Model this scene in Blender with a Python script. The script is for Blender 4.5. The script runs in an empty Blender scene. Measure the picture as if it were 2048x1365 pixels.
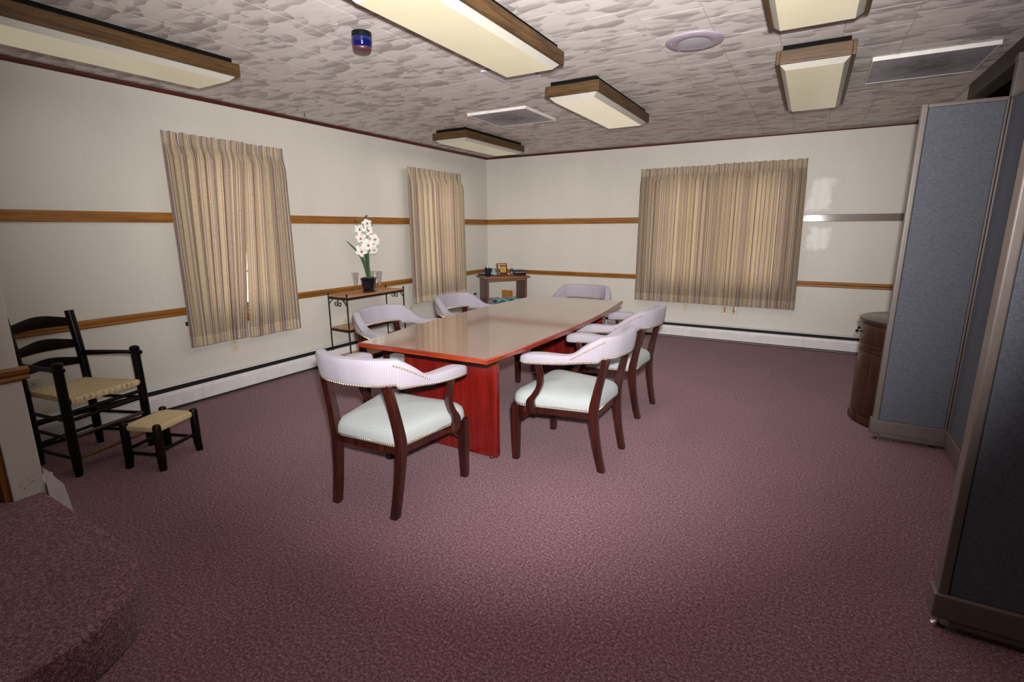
import bpy, bmesh, math, random
from mathutils import Vector, Matrix
random.seed(7)
PI = math.pi
S = bpy.context.scene
C = S.collection

# ---------------------------------------------------------------- camera, world, lights, exposure
YAW, PITCH, ROLL = math.radians(29.948), math.radians(12.534), math.radians(-0.302)
CAM = Vector((4.3154, -6.7524, 1.4062))
fw = Vector((-math.sin(YAW)*math.cos(PITCH), math.cos(YAW)*math.cos(PITCH), -math.sin(PITCH)))
rt = Vector((math.cos(YAW), math.sin(YAW), 0)); up = rt.cross(fw)
r2 = rt*math.cos(ROLL)+up*math.sin(ROLL); u2 = up*math.cos(ROLL)-rt*math.sin(ROLL)
cd = bpy.data.cameras.new('camera'); cd.sensor_width = 36; cd.lens = 1014.79/2048*36; cd.clip_start = .02
cam = bpy.data.objects.new('camera', cd); C.objects.link(cam)
m3 = Matrix((r2, u2, -fw)).transposed()
cam.matrix_world = Matrix.Translation(CAM) @ m3.to_4x4()
S.camera = cam
W = bpy.data.worlds.new('sky'); S.world = W; W.use_nodes = True
W.node_tree.nodes['Background'].inputs[0].default_value = (1, .98, .94, 1)
W.node_tree.nodes['Background'].inputs[1].default_value = 5.0
def lamp(name, kind, loc, target, energy, color=(1, 1, 1), **kw):
    d = bpy.data.lights.new(name, kind); d.energy = energy; d.color = color
    for k, v in kw.items(): setattr(d, k, v)
    o = bpy.data.objects.new(name, d); C.objects.link(o); o.location = loc
    o.rotation_euler = (Vector(target)-Vector(loc)).to_track_quat('-Z', 'Y').to_euler()
    return o
FL = (4.345, -6.73, 1.53)
lamp('camera_flash', 'SPOT', FL, (FL[0]-.47*5, FL[1]+.88*5, FL[2]+.50)  , 1130, (1, .97, .93),
     spot_size=math.radians(103.5), spot_blend=1.0, shadow_soft_size=.035)
S.view_settings.view_transform = 'Standard'; S.view_settings.look = 'None'
S.view_settings.gamma = 1; S.view_settings.use_curve_mapping = False
S.view_settings.exposure = 0.1

# ---------------------------------------------------------------- node helpers and materials
def newmat(name):
    m = bpy.data.materials.new(name); m.use_nodes = True
    nt = m.node_tree; nt.nodes.clear()
    out = nt.nodes.new('ShaderNodeOutputMaterial')
    b = nt.nodes.new('ShaderNodeBsdfPrincipled'); nt.links.new(b.outputs[0], out.inputs[0])
    return m, nt, b, out
def nd(nt, t, ins=None, **props):
    n = nt.nodes.new('ShaderNode'+t)
    for k, v in props.items(): setattr(n, k, v)
    for k, v in (ins or {}).items():
        if hasattr(v, 'is_linked') or isinstance(v, bpy.types.NodeSocket): nt.links.new(v, n.inputs[k])
        else: n.inputs[k].default_value = v
    return n
def ramp(nt, fac, stops, interp='LINEAR'):
    n = nt.nodes.new('ShaderNodeValToRGB'); n.color_ramp.interpolation = interp
    e = n.color_ramp.elements
    while len(e) < len(stops): e.new(.5)
    for i, (p, c) in enumerate(stops): e[i].position = p; e[i].color = (*c, 1)
    nt.links.new(fac, n.inputs[0]); return n.outputs[0]
def math_(nt, op, a, b=0.0, c=0.0):
    n = nt.nodes.new('ShaderNodeMath'); n.operation = op
    for i, v in enumerate((a, b, c)):
        if isinstance(v, bpy.types.NodeSocket): nt.links.new(v, n.inputs[i])
        else: n.inputs[i].default_value = v
    return n.outputs[0]
def mixc(nt, f, a, b, blend='MIX'):
    n = nt.nodes.new('ShaderNodeMix'); n.data_type = 'RGBA'; n.blend_type = blend
    for i, v in ((0, f), (6, a), (7, b)):
        if isinstance(v, bpy.types.NodeSocket): nt.links.new(v, n.inputs[i])
        elif i == 0: n.inputs[0].default_value = v
        else: n.inputs[i].default_value = (*v, 1)
    return n.outputs[2]
def bump(nt, b, h, strength=.3, dist=.002):
    n = nd(nt, 'Bump', {'Height': h, 'Strength': strength, 'Distance': dist})
    nt.links.new(n.outputs[0], b.inputs['Normal'])
def pos(nt): return nd(nt, 'NewGeometry').outputs['Position']
def objc(nt): return nd(nt, 'TexCoord').outputs['Object']
def uvc(nt): return nd(nt, 'TexCoord').outputs['UV']
def scl(nt, v, s, loc=(0, 0, 0)):
    return nd(nt, 'Mapping', {'Vector': v, 'Scale': s, 'Location': loc}).outputs[0]
def noise(nt, v, scale, detail=2, rough=.5):
    return nd(nt, 'TexNoise', {'Vector': v, 'Scale': scale, 'Detail': detail, 'Roughness': rough}).outputs[0]

def flat(name, col, rough=.5, metal=0, spec=.5, coat=0, mott=0, mscale=20):
    m, nt, b, o = newmat(name)
    b.inputs['Roughness'].default_value = rough; b.inputs['Metallic'].default_value = metal
    b.inputs['Specular IOR Level'].default_value = spec
    b.inputs['Coat Weight'].default_value = coat; b.inputs['Coat Roughness'].default_value = .08
    k = mott or .06
    c = ramp(nt, noise(nt, objc(nt), mscale, 3), [(.3, tuple(x*(1-k) for x in col)), (.7, tuple(min(1, x*(1+k)) for x in col))])
    nt.links.new(c, b.inputs['Base Color'])
    return m
def wood(name, dark, mid, light, axis='X', rough=.5, coat=.0, scale=1.0, local=True, gspec=.5):
    m, nt, b, o = newmat(name)
    v = objc(nt) if local else pos(nt)
    s = {'X': (2, 34, 34), 'Y': (34, 2, 34), 'Z': (34, 34, 2)}[axis]
    v = scl(nt, v, tuple(x*scale for x in s))
    n1 = noise(nt, v, 1.0, 4, .6); n2 = noise(nt, v, 4.5, 3, .6)
    f = math_(nt, 'ADD', math_(nt, 'MULTIPLY', n1, .65), math_(nt, 'MULTIPLY', n2, .35))
    c = ramp(nt, f, [(.34, dark), (.5, mid), (.66, light)])
    nt.links.new(c, b.inputs['Base Color'])
    b.inputs['Roughness'].default_value = rough; b.inputs['Coat Weight'].default_value = coat
    b.inputs['Specular IOR Level'].default_value = gspec
    b.inputs['Coat Roughness'].default_value = .12
    bump(nt, b, f, .12, .001)
    return m
MT = {}
OAK = ((.15, .050, .005), (.245, .092, .010), (.34, .14, .020))
MT['rail_y'] = wood('honey_oak_rail_lengthwise_left', *OAK, axis='Y', local=False)
MT['rail_x'] = wood('honey_oak_rail_lengthwise_back', *OAK, axis='X', local=False)
MT['rail_z'] = wood('honey_oak_casing', *OAK, axis='Z', local=False)
RED = ((.035, .004, .0025), (.062, .008, .004), (.10, .016, .008))
MT['rail_red'] = wood('red_brown_rail', (.045, .012, .008), (.075, .022, .014), (.11, .036, .022), axis='X', rough=.42, coat=.1, local=False)
MT['trim_y'] = wood('red_ceiling_trim_left', *RED, axis='Y', local=False)
MT['trim_x'] = wood('red_ceiling_trim_back', *RED, axis='X', local=False)
LO = ((.018, .008, .002), (.066, .031, .007), (.115, .057, .013))
MT['lightoak_x'] = wood('light_frame_oak_short', *LO, axis='X', scale=1.6)
MT['lightoak_y'] = wood('light_frame_oak_long', *LO, axis='Y', scale=1.6)
CH = ((.070, .0025, .0018), (.115, .004, .0025), (.165, .009, .005))
MT['cherry_z'] = wood('cherry_veneer_upright', *CH, axis='Z', rough=.3, coat=.6, scale=.6)
MT['cherry_edge'] = wood('cherry_table_edge', (.115, .009, .0025), (.165, .016, .004), (.23, .034, .008), axis='X', rough=.3, coat=.6)
MT['mahogany'] = wood('dark_mahogany', (.009, .0015, .001), (.023, .0035, .002), (.047, .008, .004), axis='Z', rough=.28, coat=.5, scale=.7)
MT['cabinet'] = wood('burl_mahogany_cabinet', (.012, .003, .0012), (.036, .010, .003), (.075, .024, .008), axis='Z', rough=.4, coat=.15, scale=.4)
MT['cabinet_top'] = wood('cabinet_dark_top', (.014, .007, .006), (.025, .013, .011), (.04, .021, .018), axis='X', rough=.35, coat=.3, scale=.5)
MT['pine'] = wood('shelf_board_pine', (.30, .115, .042), (.42, .17, .065), (.52, .24, .10), axis='Y', rough=.4, coat=.3, scale=.7)
MT['deskwood'] = wood('walnut_desk', (.12, .042, .018), (.21, .082, .038), (.32, .14, .065), axis='X', rough=.4, coat=.2)
MT['deskside'] = wood('walnut_desk_side', (.07, .03, .02), (.11, .05, .035), (.16, .08, .055), axis='Z', rough=.4, coat=.2)
MT['plaque'] = wood('plaque_wood', (.06, .012, .006), (.11, .024, .012), (.16, .04, .02), axis='X', rough=.3, coat=.4)
MT['blackwood'] = wood('worn_black_paint', (.0015, .0012, .0012), (.003, .002, .002), (.014, .005, .003), axis='Z', rough=.32, coat=.0, scale=.5, gspec=.18)
MT['golden_rung'] = wood('worn_rung', (.012, .006, .004), (.05, .022, .008), (.26, .11, .03), axis='Y', rough=.35, scale=.5)
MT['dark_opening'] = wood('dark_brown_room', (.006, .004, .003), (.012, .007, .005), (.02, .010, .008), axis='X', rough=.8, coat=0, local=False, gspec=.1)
MT['header'] = wood('dark_header_wood', (.03, .02, .014), (.05, .034, .024), (.07, .048, .035), axis='Y', rough=.6, coat=0, local=False)
MT['iron'] = flat('black_wrought_iron', (.005, .005, .006), .45, .0, spec=.3)
MT['black'] = flat('black_void', (.004, .004, .004), .8)
MT['heater'] = flat('white_enamel_heater', (.62, .60, .62), .35)
MT['outlet'] = flat('ivory_plastic', (.56, .50, .40), .35)
MT['slot'] = flat('dark_slot', (.02, .015, .012), .6)
MT['redjack'] = flat('red_jack', (.32, .006, .006), .4)
MT['whitejack'] = flat('white_tag', (.8, .78, .75), .4)
MT['metal'] = flat('bright_steel', (.65, .62, .55), .25, 1)
MT['brass'] = flat('antique_brass_nail', (.50, .36, .17), .28, 1)
MT['lens'] = flat('yellowed_acrylic_lens', (.62, .56, .40), .35, mott=.05, mscale=4)
MT['lens_bright'] = flat('pale_acrylic_lens', (.74, .67, .52), .35, mott=.05, mscale=4)  # paler base colour than the other lenses
def glow(m, col, st):
    b = [n for n in m.node_tree.nodes if n.type == 'BSDF_PRINCIPLED'][0]
    b.inputs['Emission Color'].default_value = (*col, 1); b.inputs['Emission Strength'].default_value = st
glow(MT['lens'], (1, .92, .66), .17); glow(MT['lens_bright'], (1, .90, .68), .34)
MT['lens_side'] = flat('ribbed_lens_side', (.46, .44, .39), .3, mott=.10, mscale=160)
MT['housing'] = flat('black_light_housing', (.003, .003, .003), .8, spec=.1)
def mk_vent():      # grey plate with a sooty stain spreading from its middle
    m, nt, b, o = newmat('grey_perforated_metal'); p = objc(nt)
    r = nd(nt, 'VectorMath', {0: scl(nt, p, (1, 1, 0))}, operation='LENGTH').outputs['Value']
    n = noise(nt, scl(nt, p, (9, 9, 0)), 1, 4, .6)
    f = math_(nt, 'ADD', math_(nt, 'MULTIPLY', r, 2.6), math_(nt, 'MULTIPLY', math_(nt, 'SUBTRACT', n, .5), 1.5))
    c = ramp(nt, f, [(.10, (.10, .085, .10)), (.45, (.22, .20, .245)), (.8, (.33, .305, .36))])
    nt.links.new(c, b.inputs['Base Color']); b.inputs['Roughness'].default_value = .45; return m
MT['vent'] = mk_vent()
MT['vent_dark'] = flat('sooty_grey_metal', (.10, .09, .115), .5, mott=.35, mscale=14)
MT['vent_edge'] = flat('white_vent_flange', (.66, .64, .62), .4)
MT['speaker'] = flat('lilac_grey_grille', (.30, .25, .31), .45)
MT['speaker_in'] = flat('grey_speaker_mesh', (.36, .35, .40), .5)
MT['beacon_base'] = flat('black_beacon_base', (.003, .003, .004), .4, spec=.2)
MT['beacon_rim'] = flat('plum_beacon_cap', (.07, .020, .032), .35)
MT['pframe'] = flat('taupe_panel_frame', (.135, .108, .099), .4)
MT['pot'] = flat('black_glazed_pot', (.006, .006, .012), .12, coat=.5)
MT['soil'] = flat('pale_moss', (.42, .36, .24), .9, mott=.3, mscale=90)
MT['leaf'] = flat('deep_green_leaf', (.016, .062, .014), .5, spec=.25, mott=.35, mscale=25)
MT['stem'] = flat('green_stem', (.035, .075, .02), .5)
MT['bud'] = flat('dark_bud', (.05, .03, .012), .5)
MT['petal'] = flat('white_petal', (.80, .80, .76), .5, mott=.05)
MT['lip'] = flat('red_gold_lip', (.48, .16, .05), .5, mott=.4, mscale=120)
MT['cup'] = flat('blue_black_cup', (.006, .010, .035), .3)
MT['penw'] = flat('pale_pen', (.75, .72, .68), .4)
MT['peng'] = flat('green_pen', (.10, .35, .18), .4)
MT['penk'] = flat('black_pen', (.015, .015, .018), .3)
MT['gold'] = flat('gold_plate', (.62, .36, .10), .35, .35)
MT['ink'] = flat('engraved_ink', (.06, .03, .015), .6)
MT['paper'] = flat('white_paper', (.75, .73, .69), .7)
MT['blackplastic'] = flat('black_plastic_tray', (.010, .010, .013), .35)
MT['tealglass'] = flat('pale_teal_card', (.20, .36, .35), .4)
MT['silver'] = flat('frosted_silver_cap', (.55, .60, .60), .3, .7)
MT['wood_plate'] = wood('orange_wood_plate', (.27, .10, .02), (.38, .16, .035), (.46, .21, .06), axis='Z', local=False)
MT['winwhite'] = flat('window_white', (.7, .7, .68), .5)
MT['grey_plate'] = flat('lilac_white_cover', (.52, .48, .53), .4)

def mk_glass(name, tint=(1, 1, 1), gl=.12):
    m, nt, b, o = newmat(name); nt.nodes.remove(b)
    t = nd(nt, 'BsdfTransparent', {'Color': (*tint, 1)}); g = nd(nt, 'BsdfGlossy', {'Roughness': .03})
    lw = nd(nt, 'LayerWeight', {'Blend': .35})
    f = math_(nt, 'MULTIPLY_ADD', lw.outputs['Facing'], .55, gl*.4)
    mx = nd(nt, 'MixShader', {0: f, 1: t.outputs[0], 2: g.outputs[0]}); nt.links.new(mx.outputs[0], o.inputs[0])
    return m
MT['pane'] = mk_glass('window_pane_glass'); MT['flute'] = mk_glass('flute_crystal', (.995, .995, .995), .22)
MT['bottle'] = mk_glass('clear_teal_bottle', (.62, .80, .78), .4)

def mk_wall():
    m, nt, b, o = newmat('cream_wall_paint'); p = pos(nt)
    n = noise(nt, scl(nt, p, (2.2, 2.2, .8)), 1.0, 4)
    c = ramp(nt, n, [(.3, (.545, .518, .472)), (.7, (.59, .563, .513))])
    fine = noise(nt, scl(nt, p, (60, 60, 6)), 1, 2)
    c = mixc(nt, .05, c, fine, 'OVERLAY')
    # fresh patches of whiter, glossier filler on the back wall beside the curtain (dry paint with its own shape)
    sp = nd(nt, 'SeparateXYZ', {0: p}); X, Y, Z = sp.outputs
    wob = math_(nt, 'MULTIPLY', math_(nt, 'SUBTRACT', noise(nt, scl(nt, p, (9, 9, 14)), 1, 5, .65), .5), .17)
    tot = None
    for cx, cz, hx, hz, k in ((4.375, 1.75, .105, .165, 1), (4.40, 1.275, .10, .115, 1), (4.30, 1.58, .03, .05, .5)):
        dx = math_(nt, 'SUBTRACT', math_(nt, 'ABSOLUTE', math_(nt, 'SUBTRACT', math_(nt, 'MULTIPLY_ADD', math_(nt, 'SUBTRACT', Z, cz), -.12, X), cx)), hx)
        dz = math_(nt, 'SUBTRACT', math_(nt, 'ABSOLUTE', math_(nt, 'SUBTRACT', Z, cz)), hz)
        d = math_(nt, 'ADD', math_(nt, 'MAXIMUM', dx, dz), wob)
        k_ = nd(nt, 'MapRange', {0: d, 1: .02, 2: -.025, 3: 0., 4: k}).outputs[0]
        tot = k_ if tot is None else math_(nt, 'MAXIMUM', tot, k_)
    tot = math_(nt, 'MULTIPLY', tot, math_(nt, 'GREATER_THAN', Y, -.05))
    tot = math_(nt, 'MULTIPLY', tot, nd(nt, 'MapRange', {0: noise(nt, scl(nt, p, (14, 14, 5)), 1, 4), 1: .3, 2: .6, 3: .55, 4: 1.}).outputs[0])
    c = mixc(nt, math_(nt, 'MULTIPLY', tot, .8), c, (.80, .78, .74))
    # scuffs low on the end of the short wall
    d2 = nd(nt, 'VectorMath', {0: p, 1: (1.22, -5.985, .235)}, operation='DISTANCE').outputs['Value']
    sc = math_(nt, 'MULTIPLY', math_(nt, 'LESS_THAN', d2, .038), math_(nt, 'GREATER_THAN', noise(nt, scl(nt, p, (110, 110, 150)), 1, 2), .60))
    c = mixc(nt, math_(nt, 'MULTIPLY', sc, .6), c, (.12, .11, .10))
    nt.links.new(c, b.inputs['Base Color'])
    nt.links.new(math_(nt, 'MULTIPLY_ADD', tot, -.04, .45), b.inputs['Roughness'])
    b.inputs['Specular IOR Level'].default_value = .35
    bump(nt, b, noise(nt, p, 140, 2), .05, .001)
    return m
MT['wall'] = mk_wall()

def mk_carpet():
    m, nt, b, o = newmat('wine_fleck_carpet'); p = pos(nt)
    n1 = noise(nt, p, 300, 2, .7); n2 = noise(nt, p, 90, 3, .6); n3 = noise(nt, p, 1.3, 3)
    f = math_(nt, 'ADD', math_(nt, 'MULTIPLY', n1, .62), math_(nt, 'MULTIPLY', n2, .38))
    c = ramp(nt, f, [(.33, (.030, .008, .017)), (.44, (.118, .038, .060)), (.53, (.222, .102, .130)), (.61, (.47, .32, .33))])
    c = mixc(nt, ramp(nt, n3, [(.3, (0, 0, 0)), (.7, (.22, .22, .22))]), c, (.10, .045, .055))
    nt.links.new(c, b.inputs['Base Color'])
    b.inputs['Roughness'].default_value = 1; b.inputs['Specular IOR Level'].default_value = .05
    b.inputs['Sheen Weight'].default_value = .12
    bump(nt, b, f, .7, .006)
    return m
MT['carpet'] = mk_carpet()

def mk_tile():
    m, nt, b, o = newmat('combed_swirl_ceiling_tile'); p = pos(nt)
    w = nd(nt, 'TexNoise', {'Vector': p, 'Scale': 9.0, 'Detail': 1.0}).outputs['Color']
    w = nd(nt, 'VectorMath', {0: w, 1: (.5, .5, .5)}, operation='SUBTRACT').outputs[0]
    w = nd(nt, 'VectorMath', {0: w, 'Scale': .035}, operation='SCALE').outputs[0]
    q = nd(nt, 'VectorMath', {0: p, 1: w}, operation='ADD').outputs[0]
    q = scl(nt, q, (8.0, 14, 0))
    v = nd(nt, 'TexVoronoi', {'Vector': q, 'Scale': 1.0, 'Randomness': 1.0})
    cell = nd(nt, 'SeparateColor', {0: v.outputs['Color']}).outputs[0]
    rings = math_(nt, 'SINE', math_(nt, 'MULTIPLY', v.outputs['Distance'], 120))
    q2 = scl(nt, q, (.7, .75, 0), (3.3, 1.7, 0))
    v2 = nd(nt, 'TexVoronoi', {'Vector': q2, 'Scale': 1.0})
    grad = math_(nt, 'MULTIPLY', v.outputs['Distance'], .35)
    cell2 = nd(nt, 'SeparateColor', {0: v2.outputs['Color']}).outputs[1]
    dl = nd(nt, 'VectorMath', {0: q, 1: v.outputs['Position']}, operation='SUBTRACT').outputs[0]
    ds_ = nd(nt, 'SeparateXYZ', {0: dl}).outputs; d2_ = nd(nt, 'SeparateXYZ', {0: nd(nt, 'VectorMath', {0: q2, 1: v2.outputs['Position']}, operation='SUBTRACT').outputs[0]}).outputs
    f = math_(nt, 'ADD', math_(nt, 'MULTIPLY', math_(nt, 'GREATER_THAN', cell, .40), .30), math_(nt, 'MULTIPLY', math_(nt, 'GREATER_THAN', cell2, .35), .16))
    f = math_(nt, 'ADD', f, math_(nt, 'ADD', math_(nt, 'MULTIPLY', ds_[1], -.30), math_(nt, 'MULTIPLY', d2_[1], -.10)))
    f = math_(nt, 'ADD', math_(nt, 'ADD', f, .14), math_(nt, 'MULTIPLY', rings, .015))
    c = ramp(nt, f, [(.08, (.35, .305, .30)), (.28, (.48, .43, .42)), (.40, (.62, .57, .55)), (.75, (.68, .63, .60))])
    nt.links.new(c, b.inputs['Base Color']); b.inputs['Roughness'].default_value = .55
    bump(nt, b, math_(nt, 'MULTIPLY', rings, .5), .06, .001)
    return m
MT['tile'] = mk_tile()
MT['tile_edge'] = flat('tile_bevel', (.50, .455, .43), .45)

def mk_fabric(name, base, dot, k=.55):
    m, nt, b, o = newmat(name); v = uvc(nt)
    sp = nd(nt, 'SeparateXYZ', {0: v}); X, Y, _ = sp.outputs
    a = math_(nt, 'MULTIPLY', math_(nt, 'ADD', X, Y), 2*PI/.0092*.5); c_ = math_(nt, 'MULTIPLY', math_(nt, 'SUBTRACT', X, Y), 2*PI/.0092*.5)
    f = math_(nt, 'MULTIPLY', math_(nt, 'SINE', a), math_(nt, 'SINE', c_))
    f = nd(nt, 'MapRange', {0: f, 1: .25, 2: .85, 3: 0., 4: 1.}).outputs[0]
    n = noise(nt, v, 6, 3)
    bs = ramp(nt, n, [(.3, tuple(x*.93 for x in base)), (.7, base)])
    c = mixc(nt, math_(nt, 'MULTIPLY', f, k), bs, dot)
    nt.links.new(c, b.inputs['Base Color']); b.inputs['Roughness'].default_value = .85
    b.inputs['Specular IOR Level'].default_value = .2; b.inputs['Sheen Weight'].default_value = .1
    bump(nt, b, math_(nt, 'MULTIPLY', f, -1), .5, .0015)
    return m
MT['fabric_back'] = mk_fabric('lilac_diamond_weave', (.275, .250, .292), (.165, .128, .205), .6)
MT['fabric_seat'] = mk_fabric('toplit_diamond_weave', (.315, .338, .342), (.205, .215, .252), .55)  # same cloth as the backs; greenish overhead light put into its paler colour

def mk_panelfab():
    m, nt, b, o = newmat('blue_grey_panel_cloth'); p = pos(nt)
    a = noise(nt, scl(nt, p, (60, 60, 300)), 1, 3); c_ = noise(nt, scl(nt, p, (300, 300, 60)), 1, 3)
    f = math_(nt, 'MULTIPLY', math_(nt, 'ADD', a, c_), .5)
    c = ramp(nt, f, [(.34, (.080, .084, .108)), (.5, (.105, .110, .138)), (.66, (.136, .141, .166))])
    nt.links.new(c, b.inputs['Base Color']); b.inputs['Roughness'].default_value = .95; b.inputs['Specular IOR Level'].default_value = .1
    bump(nt, b, f, .4, .001); return m
MT['panelfab'] = mk_panelfab()

def mk_curtain():
    m, nt, b, o = newmat('striped_woven_curtain'); v = uvc(nt)
    sp = nd(nt, 'SeparateXYZ', {0: v}); X, Y, _ = sp.outputs
    fr = math_(nt, 'FRACT', math_(nt, 'DIVIDE', X, .32))
    T = (.41, .34, .235); G = (.275, .235, .21); D = (.10, .05, .045); R = (.235, .075, .055); L = (.58, .53, .44); V = (.205, .165, .17)
    st = [(0, T), (.085, R), (.095, T), (.15, G), (.175, D), (.19, L), (.205, R), (.22, V), (.27, L), (.285, G), (.30, R), (.31, T),
          (.44, D), (.45, T), (.50, R), (.512, L), (.525, G), (.58, V), (.60, D), (.615, T), (.63, R), (.645, L), (.665, T),
          (.78, G), (.80, R), (.812, T), (.86, V), (.90, D), (.91, L), (.93, R), (.94, G), (.965, T)]
    c = ramp(nt, fr, st, 'CONSTANT')
    slub = noise(nt, scl(nt, v, (14, 260, 1)), 1, 3, .7)
    tw = noise(nt, scl(nt, v, (500, 160, 1)), 1, 2)
    c = mixc(nt, .30, c, ramp(nt, slub, [(.36, (.12, .09, .07)), (.5, (.5, .5, .5)), (.68, (.72, .70, .66))]), 'OVERLAY')
    c = mixc(nt, .25, c, ramp(nt, tw, [(.35, (.15, .1, .1)), (.65, (.85, .85, .85))]), 'OVERLAY')
    nt.links.new(c, b.inputs['Base Color']); b.inputs['Roughness'].default_value = .95; b.inputs['Specular IOR Level'].default_value = .1
    bump(nt, b, slub, .3, .001)
    tl = nd(nt, 'BsdfTranslucent', {'Color': mixc(nt, .5, c, (.62, .44, .27))})
    mx = nd(nt, 'MixShader', {0: math_(nt, 'MULTIPLY', math_(nt, 'MULTIPLY', math_(nt, 'GREATER_THAN', Y, .565), math_(nt, 'LESS_THAN', Y, 2.035)), .25), 1: b.outputs[0], 2: tl.outputs[0]}); nt.links.new(mx.outputs[0], o.inputs[0])
    return m
MT['curtain'] = mk_curtain()

def mk_weave(name, zig):
    m, nt, b, o = newmat(name); v = objc(nt)
    sp = nd(nt, 'SeparateXYZ', {0: v}); X, Y, _ = sp.outputs
    if zig:   # herringbone twill
        t = math_(nt, 'PINGPONG', math_(nt, 'ADD', Y, 5.0), .055)
        ph = math_(nt, 'ADD', X, math_(nt, 'MULTIPLY', t, 1.0))
        f = math_(nt, 'FRACT', math_(nt, 'DIVIDE', ph, .030))
        f = math_(nt, 'PINGPONG', f, .5)
        g = math_(nt, 'PINGPONG', math_(nt, 'FRACT', math_(nt, 'DIVIDE', X, .012)), .5)
    else:
        f = math_(nt, 'PINGPONG', math_(nt, 'FRACT', math_(nt, 'DIVIDE', math_(nt, 'ADD', X, Y), .011)), .5)
        g = math_(nt, 'PINGPONG', math_(nt, 'FRACT', math_(nt, 'DIVIDE', math_(nt, 'SUBTRACT', X, Y), .011)), .5)
    h = math_(nt, 'ADD', math_(nt, 'MULTIPLY', f, 1.3), math_(nt, 'MULTIPLY', g, .5))
    c = ramp(nt, h, [(.03, (.20, .13, .06)), (.16, (.47, .36, .19)), (.7, (.62, .50, .31))])
    c = mixc(nt, .3, c, ramp(nt, noise(nt, scl(nt, v, (30, 160, 60)), 1, 3), [(.3, (.3, .25, .2)), (.7, (.7, .7, .65))]), 'OVERLAY')
    nt.links.new(c, b.inputs['Base Color']); b.inputs['Roughness'].default_value = .7
    bump(nt, b, h, .35, .0015)
    return m
MT['weave'] = mk_weave('herringbone_splint_seat', True); MT['weave2'] = mk_weave('plain_splint_weave', False)

def mk_tabletop():
    m, nt, b, o = newmat('glossy_cherry_table_top'); v = objc(nt)
    n1 = noise(nt, scl(nt, v, (26, 1.6, 1)), 1, 4, .6); n2 = noise(nt, scl(nt, v, (3, 3, 1)), 1, 3)
    c = ramp(nt, n1, [(.3, (.18, .095, .075)), (.55, (.225, .125, .100)), (.75, (.26, .155, .125))])
    nt.links.new(c, b.inputs['Base Color'])
    nt.links.new(nd(nt, 'MapRange', {0: n2, 3: .16, 4: .26}).outputs[0], b.inputs['Roughness'])
    b.inputs['Coat Weight'].default_value = 1; b.inputs['Coat IOR'].default_value = 1.75; b.inputs['Coat Roughness'].default_value = .07
    return m
MT['tabletop'] = mk_tabletop()
def mk_beacon():
    m, nt, b, o = newmat('cobalt_beacon_lens')
    z = nd(nt, 'SeparateXYZ', {0: objc(nt)}).outputs[2]
    f = math_(nt, 'PINGPONG', math_(nt, 'FRACT', math_(nt, 'DIVIDE', z, .008)), .5)
    c = ramp(nt, f, [(0, (.001, .002, .030)), (.5, (.003, .007, .10))])
    nt.links.new(c, b.inputs['Base Color']); b.inputs['Roughness'].default_value = .12; b.inputs['Coat Weight'].default_value = .6
    bump(nt, b, f, .3, .002); return m
MT['beacon'] = mk_beacon()
def mk_mag():
    m, nt, b, o = newmat('teal_magazine_cover'); v = objc(nt)
    n = noise(nt, v, 11, 3)
    c = ramp(nt, n, [(.38, (.01, .035, .06)), (.48, (.02, .19, .23)), (.57, (.06, .32, .32)), (.66, (.6, .6, .56))])
    nt.links.new(c, b.inputs['Base Color']); b.inputs['Roughness'].default_value = .25; return m
MT['mag'] = mk_mag()

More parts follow.
